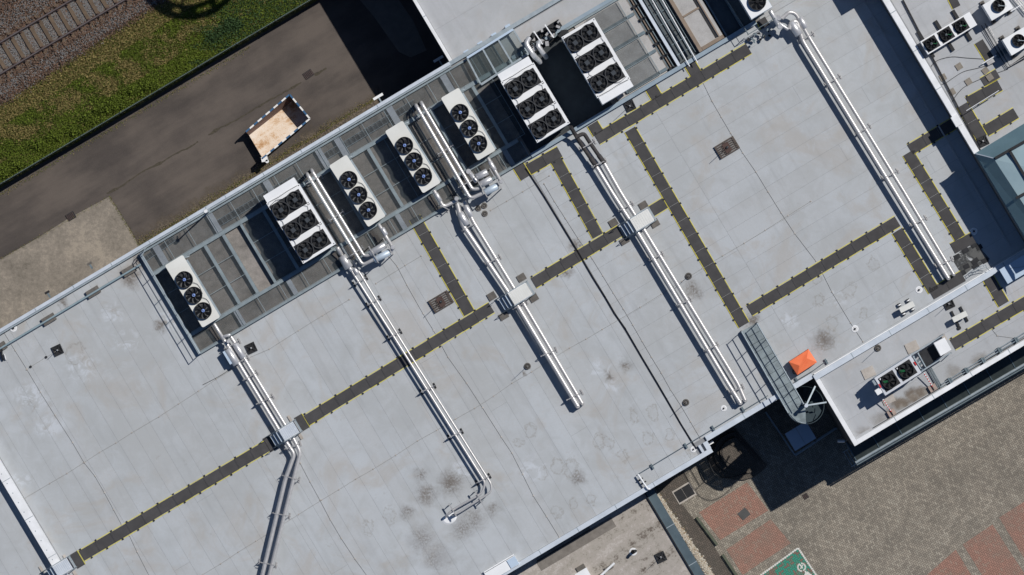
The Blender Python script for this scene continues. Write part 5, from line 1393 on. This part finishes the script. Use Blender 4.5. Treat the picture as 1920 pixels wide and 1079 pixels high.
# ------------------------------------------------------------------ gangway and spiral stair
gw = thing('gangway', 'galvanised metal gangway with handrails leading to the spiral stair', 'gangway', 1405, 615, ROOF, 0)
g = lambda x, y, z: loc(gw, W(x, y, ROOF + z))
LT, RT, LB, RB = (1390,622), (1419,606), (1478,775), (1507,758)
n = 11
for i in range(n):
    t0, t1 = i / n, (i + 1) / n - .003
    P = [g(lerp(LT[0],LB[0],t0), lerp(LT[1],LB[1],t0), .3), g(lerp(RT[0],RB[0],t0), lerp(RT[1],RB[1],t0), .3), g(lerp(RT[0],RB[0],t1), lerp(RT[1],RB[1],t1), .3), g(lerp(LT[0],LB[0],t1), lerp(LT[1],LB[1],t1), .3)]
    p = MB().prism([(q.x, q.y) for q in P], .27, .30).build('grating_panel', m_grate2, gw)
    rb = MB()
    for k in range(1, 8):
        u = k / 8; rb.bar(P[0].lerp(P[3], u) + Vector((0,0,.006)), P[1].lerp(P[2], u) + Vector((0,0,.006)), .012, .012)
    rb.build('cross_bars', m_galv, p, 'stuff')
for (a, b) in ((LT, LB), (RT, RB)):
    MB().bar(g(*a, .22), g(*b, .22), .07, .2).build('side_beam', m_galv, gw)
    MB().tube([g(*a, 1.3), g(*b, 1.3)], .030, 8).build('top_rail', m_galv, gw); MB().tube([g(*a, .8), g(*b, .8)], .026, 6).build('mid_rail', m_galv, gw)
    for i in range(6):
        q = g(lerp(a[0], b[0], i/5), lerp(a[1], b[1], i/5), 0); MB().cyl(q.x, q.y, .3, 1.3, .022, None, 6).build('post', m_galv, gw)
for i in range(4):
    for (a, b) in ((LT, LB), (RT, RB)):
        q = g(lerp(a[0], b[0], i/5), lerp(a[1], b[1], i/5), 0); MB().cyl(q.x, q.y, 0, .25, .05, None, 8).build('foot', m_blackm, gw)
ss_ = thing('spiral_stair', 'grey spiral staircase at the end of the gangway going down to the yard', 'spiral stair', 1510, 760, 0, 0)
_q = W(1510, 760, ROOF + .3); ss_.location = (_q.x, _q.y, 0)
MB().cyl(0, 0, 0, ROOF + 1.2, .07, None, 12).build('centre_pole', m_galv, ss_)
MB().cyl(0, 0, ROOF + 1.2, ROOF + 1.24, .11, None, 12).build('pole_cap', m_coping, ss_)
rr = .96
def wedge(a0, a1, z, r=rr, r0=.07, n=5, th=.03):
    P = [(r0 * math.cos(a0), r0 * math.sin(a0))] + [(r * math.cos(lerp(a0,a1,k/n)), r * math.sin(lerp(a0,a1,k/n))) for k in range(n + 1)] + [(r0 * math.cos(a1), r0 * math.sin(a1))]
    return MB().prism(P, z, z + th)
aL = math.atan2(-(-(775-758)), -(1507-1478)) # direction of the landing edge
aL = math.pi + R(30)
wedge(aL - R(14), aL + R(62), ROOF + .272, n=8).build('landing', m_grate2, ss_)
na = 36; st = R(22.5)
for i in range(na):
    a0 = aL + R(62) + i * st; z = ROOF + .27 - (i + 1) * .195
    if z < .1: break
    tr_ = wedge(a0, a0 + st * 1.08, z); tr_.bar((.07 * math.cos(a0), .07 * math.sin(a0), z + .11), (rr * math.cos(a0), rr * math.sin(a0), z + .11), .012, .17); tr_.build('tread', m_treadshade, ss_)  # riser bar added to make the stair's cast shadow more solid
rail = [(1.0 * math.cos(aL + k * .15), 1.0 * math.sin(aL + k * .15), (ROOF + 1.3) - max(0, (k * .15 - R(62))) / st * .195) for k in range(0, 90) ]
rail = [q for q in rail if q[2] > 4.6]
MB().tube(rail, .022, 6).build('handrail', m_treadshade, ss_)
la = [(.985 * math.cos(aL + k * R(62) / 10), .985 * math.sin(aL + k * R(62) / 10), ROOF + .24) for k in range(11)]
MB().tube(la, .06, 6).build('edge_band', m_galv, ss_)

for e in ((1527,724), (1548,754)):
    q = loc(ss_, W(*e, ROOF + .1)); MB().bar((0, 0, ROOF + 1.1), (q.x, q.y, ROOF + .9), .08, .06).build('wall_bracket', m_galv, ss_)

# cable guard line along the south parapet, and along the left parapet
def line_on_blocks(label, pts, blocks, z=.2, r=.018, mat=m_galvd, bm=m_galvd, bs=(.10,.30,.14), cat='cable', name='guard_cable', bang=TH, base=ROOF):
    t = thing(name, label, cat, pts[0][0], pts[0][1], base, 0)
    P = [loc(t, W(x, y, base + z)) for x, y in pts]; MB().tube(P, r, 8).build('line', mat, t)
    for (x, y) in blocks:
        c = loc(t, W(x, y, base)); MB().cbox(c.x, c.y, .008, bs[0], bs[1], bs[2], bang).build('block', bm, t)
    return t
line_on_blocks('thin safety cable on clamps along the bottom right parapet', [(1197,889),(1440,742)], [(1223,875),(1286,836),(1337,803),(1393,768)])
line_on_blocks('short safety cable between the gangway and the orange cover corner', [(1490,716),(1525,695),(1551,676)], [(1494,713),(1549,678)], z=.25)
line_on_blocks('pale conduit on concrete blocks along the long left parapet', [(-20,666),(264,496)], [(92,599),(175,548),(242,508),(0,652)], z=.26, r=.055, mat=M('conduit_blue', (.33,.42,.45), (.26,.34,.37), 3, .5, .3), bm=m_slab, bs=(.75,.42,.18), name='conduit', cat='conduit')
t = thing('drain_pipe', 'short white pipe crossing the bottom parapet at the end of the safety cable', 'pipe', 1200, 895, ROOF, 0)
MB().tube(fillet([loc(t, W(1196,890,ROOF+.3)), loc(t, W(1215,918,ROOF+.3)), loc(t, W(1219,917,ROOF+.1))], .1), .05, 8).build('pipe', m_copingw, t)
for c in ((1201,899),(1207,905)): q = loc(t, W(*c, ROOF)); MB().cbox(q.x, q.y, 0, .3, .06, .24, TH).build('bracket', m_blackm, t)
t = thing('hose', 'short black hose end curling down at the left edge', 'hose', 3, 662, ROOF, 0)
MB().tube([loc(t, W(3,655,ROOF+.2)), loc(t, W(3,666,ROOF+.2)), loc(t, W(6,676,ROOF+.1))], .06, 8).build('hose_end', m_black, t); MB().tube([loc(t, W(8,664,ROOF+.1)), loc(t, W(11,675,ROOF+.1))], .05, 8).build('sleeve', m_aluf, t)
# brackets at parapets
for lb, c, z in (('grey bracket on the outside of the long parapet near the concrete apron', (172,502), ROOF - .3), ('small black outlet on the long parapet above the left roof', (93,556), ROOF - .3)):
    t = thing('wall_bracket', lb, 'bracket', c[0], c[1], z, TH); MB().cbox(0, .1, 0, .1, .35, .1).build('arm', m_galvd, t); MB().cbox(0, .25, 0, .28, .12, .12).build('head', m_slab if c[0] > 100 else m_black, t)
t = thing('wall_light', 'short white light fitting below the long parapet by the road shadow', 'wall light', 712, 180, 4.0, TH); MB().cbox(-.1, 0, 0, .6, .14, .12).build('casing', m_white, t); MB().cbox(-.1, -.2, .03, .08, .4, .05).build('arm', m_galv, t)
t = thing('wall_light', 'dim light fitting in the shadow by the north block corner', 'wall light', 822, 111, 3.5, TH); MB().cbox(0, 0, 0, .6, .14, .12).build('casing', m_white, t); MB().cbox(0, -.2, .03, .08, .4, .05).build('arm', m_galv, t)
t = thing('wall_light', 'white light fitting on the corner beside the brick steps', 'wall light', 1331, 832, 5.5, TH); MB().cbox(0, 0, 0, .42, .14, .12).build('casing', m_white, t); MB().cbox(-.1, .12, .03, .08, .2, .05).build('arm', m_galv, t)
t = thing('camera_pole', 'slender pole with white dome camera on the long parapet', 'camera pole', 391, 398, ROOF + .2, 0)
MB().cyl(0, 0, 0, 2.7, .045, .035, 10).build('pole', m_galv, t); MB().cyl(0, 0, 2.7, 2.95, .12, .09, 16).build('camera_dome', m_white, t); MB().box(-.03, .03, -.03, .28, 2.7, 2.76).build('arm', m_galv, t); MB().cbox(0, .1, 0, .16, .3, .1).build('bracket', m_galv, t)

# ------------------------------------------------------------------ lightning conductor wires
def wire(label, pts, z=ROOF, pale=True):
    t = thing('lightning_wire', label, 'lightning wire', pts[0][0], pts[0][1], z, 0, 'thin lightning wires on the roof')
    P = [loc(t, W(x, y, z + .025)) for x, y in pts]
    Q = [P[0]]
    for a, b in zip(P[:-1], P[1:]):
        L = (b - a).length; n = max(1, int(L / 1.0)); nn__ = Vector((-(b-a).y, (b-a).x, 0)).normalized()
        for i in range(1, n + 1): Q.append(a.lerp(b, i / n) + nn__ * (random.uniform(-.03, .03) if i < n else 0))
    MB().tube(Q, .010, 5).build('wire', m_wirem, t)
    h = MB()
    for i, q in enumerate(Q): 
        if i % 1 == 0: h.cyl(q.x, q.y, .006, .045, .045, .03, 8)
    h.build('holders', m_slabp if pale else m_blackm, t, 'stuff')
wire('lightning wire down the far left of the roof', [(7,623),(50,692),(103,779),(136,830),(158,868),(178,893),(213,956),(228,984)])
wire('lightning wire below the far left walkway run', [(243,1005),(257,1035),(285,1090)])
wire('lightning wire from the ridge wall to the kinked pipes', [(44,936),(93,907),(157,868),(247,812),(298,782),(372,734),(440,690)])
wire('lightning wire from the kinked pipes toward the left thin pipes', [(465,672),(505,655),(560,620),(605,592),(655,562)])
wire('lightning wire from the left platform pipes down to the parapet', [(730,482),(745,500),(763,535),(793,588),(813,620),(840,670),(875,719),(905,765),(940,820),(960,850),(1000,930),(1049,1008)])
wire('lightning wire from the kinked pipes to the bottom edge', [(563,869),(600,938),(640,1010),(692,1085)])
wire('long lightning wire across the lower middle roof', [(380,1078),(480,1015),(560,965),(603,938),(700,880),(783,827),(890,766),(960,719),(1068,653),(1160,600),(1240,552),(1355,480),(1435,432),(1520,378)])
wire('lightning wire beside the brown pallet', [(1318,155),(1335,190),(1370,250),(1440,360),(1490,438),(1530,490)])
wire('lightning wire between the drain and the parapet', [(1541,510),(1560,548),(1595,606),(1618,641)])
wire('lightning wire right of the black joint', [(1020,345),(1060,410),(1110,485),(1150,550),(1240,700),(1313,822)])
wire('short lightning wire under the left platform cylinders', [(705,532),(760,498),(790,480)])
wire('lightning wire on the lower right roof by the walkway run', [(1845,600),(1870,630),(1905,690-55)])
wire('short wire to the square base on the left roof', [(50,694),(57.5,688),(86.5,670),(104,660)])
wire('lightning wire by the black joint start', [(920,395),(980,360),(1030,330)])

# ------------------------------------------------------------------ yard objects
sk = thing('skip_container', 'open skip with pale wooden floor and blue and white striped rim', 'skip', 521, 240, 0, 0)
z = 1.15
N_, E_, S_, W_ = (543,177.5), (581,223), (492,297), (461,247.5)
k_ = lambda p, zz: loc(sk, W(p[0], p[1], zz))
n0, e0, s0, w0 = k_(N_, z), k_(E_, z), k_(S_, z), k_(W_, z)
def wallq(a, b, za, zb, name, mat, inset=0):
    d = (b - a); d.z = 0; d.normalize(); nn2 = Vector((-d.y, d.x, 0)) * .03
    v = [Vector((a.x, a.y, za[0])) - nn2, Vector((b.x, b.y, zb[0])) - nn2, Vector((b.x, b.y, zb[1])) - nn2, Vector((a.x, a.y, za[1])) - nn2]
    v += [q + nn2 * 2 for q in v]
    m = MB(); m.add(v, [(0,1,2,3),(4,7,6,5),(0,4,5,1),(1,5,6,2),(2,6,7,3),(3,7,4,0)]); return m.build(name, mat, sk)
wl = wallq(w0, n0, (.55, 1.10), (.10, 1.10), 'side_panel', m_skin); wr_ = wallq(s0, e0, (.55, 1.10), (.10, 1.10), 'side_panel', m_skin)
we = wallq(n0, e0, (.10, 1.10), (.10, 1.10), 'end_panel', m_skin)
f = MB(); mid1, mid2 = n0.lerp(w0, .3), e0.lerp(s0, .3)
ins = (e0 - n0).normalized() * .30; in2 = ins * .12; ins.z = in2.z = 0
F = [Vector((n0.x, n0.y, .12)) + ins, Vector((e0.x, e0.y, .12)) - in2, Vector((mid2.x, mid2.y, .12)) - in2, Vector((mid1.x, mid1.y, .12)) + ins, Vector((s0.x, s0.y, .62)) - in2, Vector((w0.x, w0.y, .62)) + ins * .8]
sl = MB(); sl.add([Vector((n0.x, n0.y, 1.08)), Vector((w0.x, w0.y, 1.08)), F[5] + Vector((0,0,.005)), F[3] + Vector((0,0,.005)), F[0] + Vector((0,0,.005))], [(0,1,2,3,4)]); sl.build('sloping_side', m_skin, sk)
G_ = [q - Vector((0,0,.05)) for q in F]
f.add(F + G_, [(0,1,2,3),(3,2,4,5),(6,9,8,7),(9,11,10,8),(5,4,10,11),(0,3,9,6),(3,5,11,9),(1,7,8,2),(2,8,10,4)]); 
for p_ in f.f: pass
f.build('floor', m_bedwood, sk)
wl2 = MB(); 
for (a, b, par) in ((w0, n0, wl), (n0, e0, we), (s0, e0, wr_)):
    L = (b - a).length; n = max(4, int(L / .28)); 
    for i in range(n): MB().bar(Vector((*a.lerp(b, i / n)[:2], 1.13)), Vector((*a.lerp(b, (i + 1) / n)[:2], 1.13)), .09, .07).build('rim_block', m_skipw if i % 2 else m_skipb, par)
MB().cbox(*w0[:2], .05, .12, .12, .9, .7).cbox(*s0[:2], .05, .12, .12, .9, .7).build('corner_post', m_skin, sk)
q = k_((496,299), .9); MB().cbox(q.x, q.y, .2, .34, .28, .9, R(10)).cyl(q.x + .15, q.y - .12, .9, 1.1, .1, None, 12).build('tailgate_latch', m_white, sk)
mb_ = MB()
for (a, b) in ((w0.lerp(n0, .1), s0.lerp(e0, .1)), (w0.lerp(n0, .75), s0.lerp(e0, .75))): mb_.bar((a.x, a.y, .05), (b.x, b.y, .05), .12, .1)
mb_.build('skid', m_blackm, sk)

def grate(label, px, py, w, d, ang, z=.01, mat=m_blackm):
    t = thing('drain_cover', label, 'drain cover', px, py, z, ang); MB().box(-w/2, w/2, -d/2, d/2, 0, .01).build('frame', mat, t)
    b = MB(); n = int(w / .09)
    for i in range(n): b.box(-w/2 + .03 + i * .09, -w/2 + .07 + i * .09, -d/2 + .03, d/2 - .03, .01, .022)
    b.build('bars', m_rail, t)
grate('iron road drain grate in the stained patch by the skip', 578, 140, .55, .4, R(35), .012)
grate('iron drain grate at the corner of the concrete apron', 133, 406, .5, .4, R(31), .03)
grate('small drain grate at the edge of the building shadow', 1510.5, 931, .3, .3, R(31), .016)
t = thing('hatch', 'dark rectangular mat well with pale frame set in the brick yard', 'hatch', 1283, 925, .02, R(31))
MB().box(-.56, .56, -.42, .42, 0, .012).build('frame', m_slabp, t)
for x in (-.255, .255): MB().box(x - .245, x + .245, -.33, .33, .013, .025).build('cover', m_black, t)
o = MB().cbox(0, 0, 0, .55, .5, .02).build('manhole_cover', m_blackm if False else M('grey_cover', (.09,.09,.09), (.07,.07,.07), 3, .8)); o.location = W(1395, 964, .016); o.rotation_euler = (0,0,R(40)); props(o, 'dark grey square cover set in the red brick bay', 'manhole cover')
for lb, a_, b_ in (('upper greenish concrete kerb stop beside the red brick bay', (1306,970), (1345,1022)), ('lower greenish concrete kerb stop running off the bottom edge', (1355,1040), (1388,1090))):
    A_, B_ = W(*a_, .1), W(*b_, .1); o = MB().bar(A_, B_, .14, .16).build('kerb_stop', M('kerb_green', (.11,.12,.09), (.075,.085,.06), 4, .9)); props(o, lb, 'kerb stop', 'concrete kerb stops in the yard')
st_ = thing('brick_steps', 'low curved brick steps with dark handrail by the building corner', 'steps', 1375, 865, 0, 0)
q = loc(st_, W(1385, 850, 0))
for k in range(3):
    m = MB(); Pp = [(q.x + (1.75 - k * .35) * math.cos(R(100 + j * 18)), q.y + (1.5 - k * .3) * math.sin(R(100 + j * 18))) for j in range(14)]
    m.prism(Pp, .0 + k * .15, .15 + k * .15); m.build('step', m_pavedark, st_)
hp = [loc(st_, W(x, y, .95)) for x, y in ((1327,858),(1331,872),(1338,887),(1350,895),(1366,897),(1382,893),(1400,887))]
MB().tube(fillet(hp, .3), .03, 8).build('handrail', m_blackm, st_)
for k in (0, 2, 3, 4, 6): MB().cyl(hp[k].x, hp[k].y, 0, .95, .02, None, 6).build('post', m_blackm, st_)
# shaded corner
t = thing('shelter_roof', 'square bluish glass-topped box standing in the deep shadow below the stair', 'shelter', 1497, 816, 0, R(31))
MB().box(-.68, .68, -.55, .55, 2.2, 2.25).build('roof_panel', m_paleblue, t); MB().box(-.01, .01, -.56, .56, 2.251, 2.27).build('ridge_bar', m_galv, t)
for x in (-.6, .6):
    for y in (-.48, .48): MB().cyl(x, y, 0, 2.2, .04, None, 8).build('post', m_galv, t)
def mesh_fence(label, pts, h, name='low_fence'):
    t = thing(name, label, 'fence', pts[0][0], pts[0][1], 0, 0)
    P = [loc(t, W(x, y, 0)) for x, y in pts]
    for a, b in zip(P[:-1], P[1:]):
        L = (b - a).length; n = max(1, round(L / 1.2))
        for zz in (h, h * .5, .1): MB().bar(Vector((a.x, a.y, zz)), Vector((b.x, b.y, zz)), .05, .05).build('rail', m_galv, t)
        for i in range(n + 1): c = a.lerp(b, i / n); MB().cyl(c.x, c.y, 0, h, .03, None, 6).build('post', m_galv, t)
        w = MB()
        for i in range(int(L / .12)): c = a.lerp(b, i * .12 / L); w.cyl(c.x, c.y, .1, h, .008, None, 4, False)
        w.build('bars', m_galv, t, 'stuff')
mesh_fence('grey metal fence in the shadow round the spiral stair yard', [(1434,772),(1489,853),(1566,802)], 1.6)
t = thing('barrier_frame', 'slatted metal frame at the building corner half in shadow', 'metal frame', 1597, 853, 0, R(31))
for k in range(5): MB().tube([(-.36 + k * .19, .46, 1.5), (-.36 + k * .19, -.46, 1.5)], .022, 6).build('bar', m_galv, t)
MB().tube([(-.42, .46, 1.5), (.42, .46, 1.5)], .03, 6).build('end_bar', m_galv, t); MB().tube([(-.42, -.46, 1.5), (.5, -.46, 1.5)], .04, 6).build('end_bar', m_galv, t)
for x in (-.38, .42):
    for y in (-.46, .46): MB().cyl(x, y, 0, 1.5, .025, None, 6).build('post', m_galv, t)
t = thing('bollard_light', 'short pale cylinder fixed low in the building shadow', 'light', 1573, 825, 0, 0); MB().tube([(-.2, 0, 2.0), (.2, 0, 2.0)], .1, 12).build('casing', m_white, t); MB().bar((.2, 0, 2.0), (.55, .1, 2.0), .04, .04).build('arm', m_galv, t)
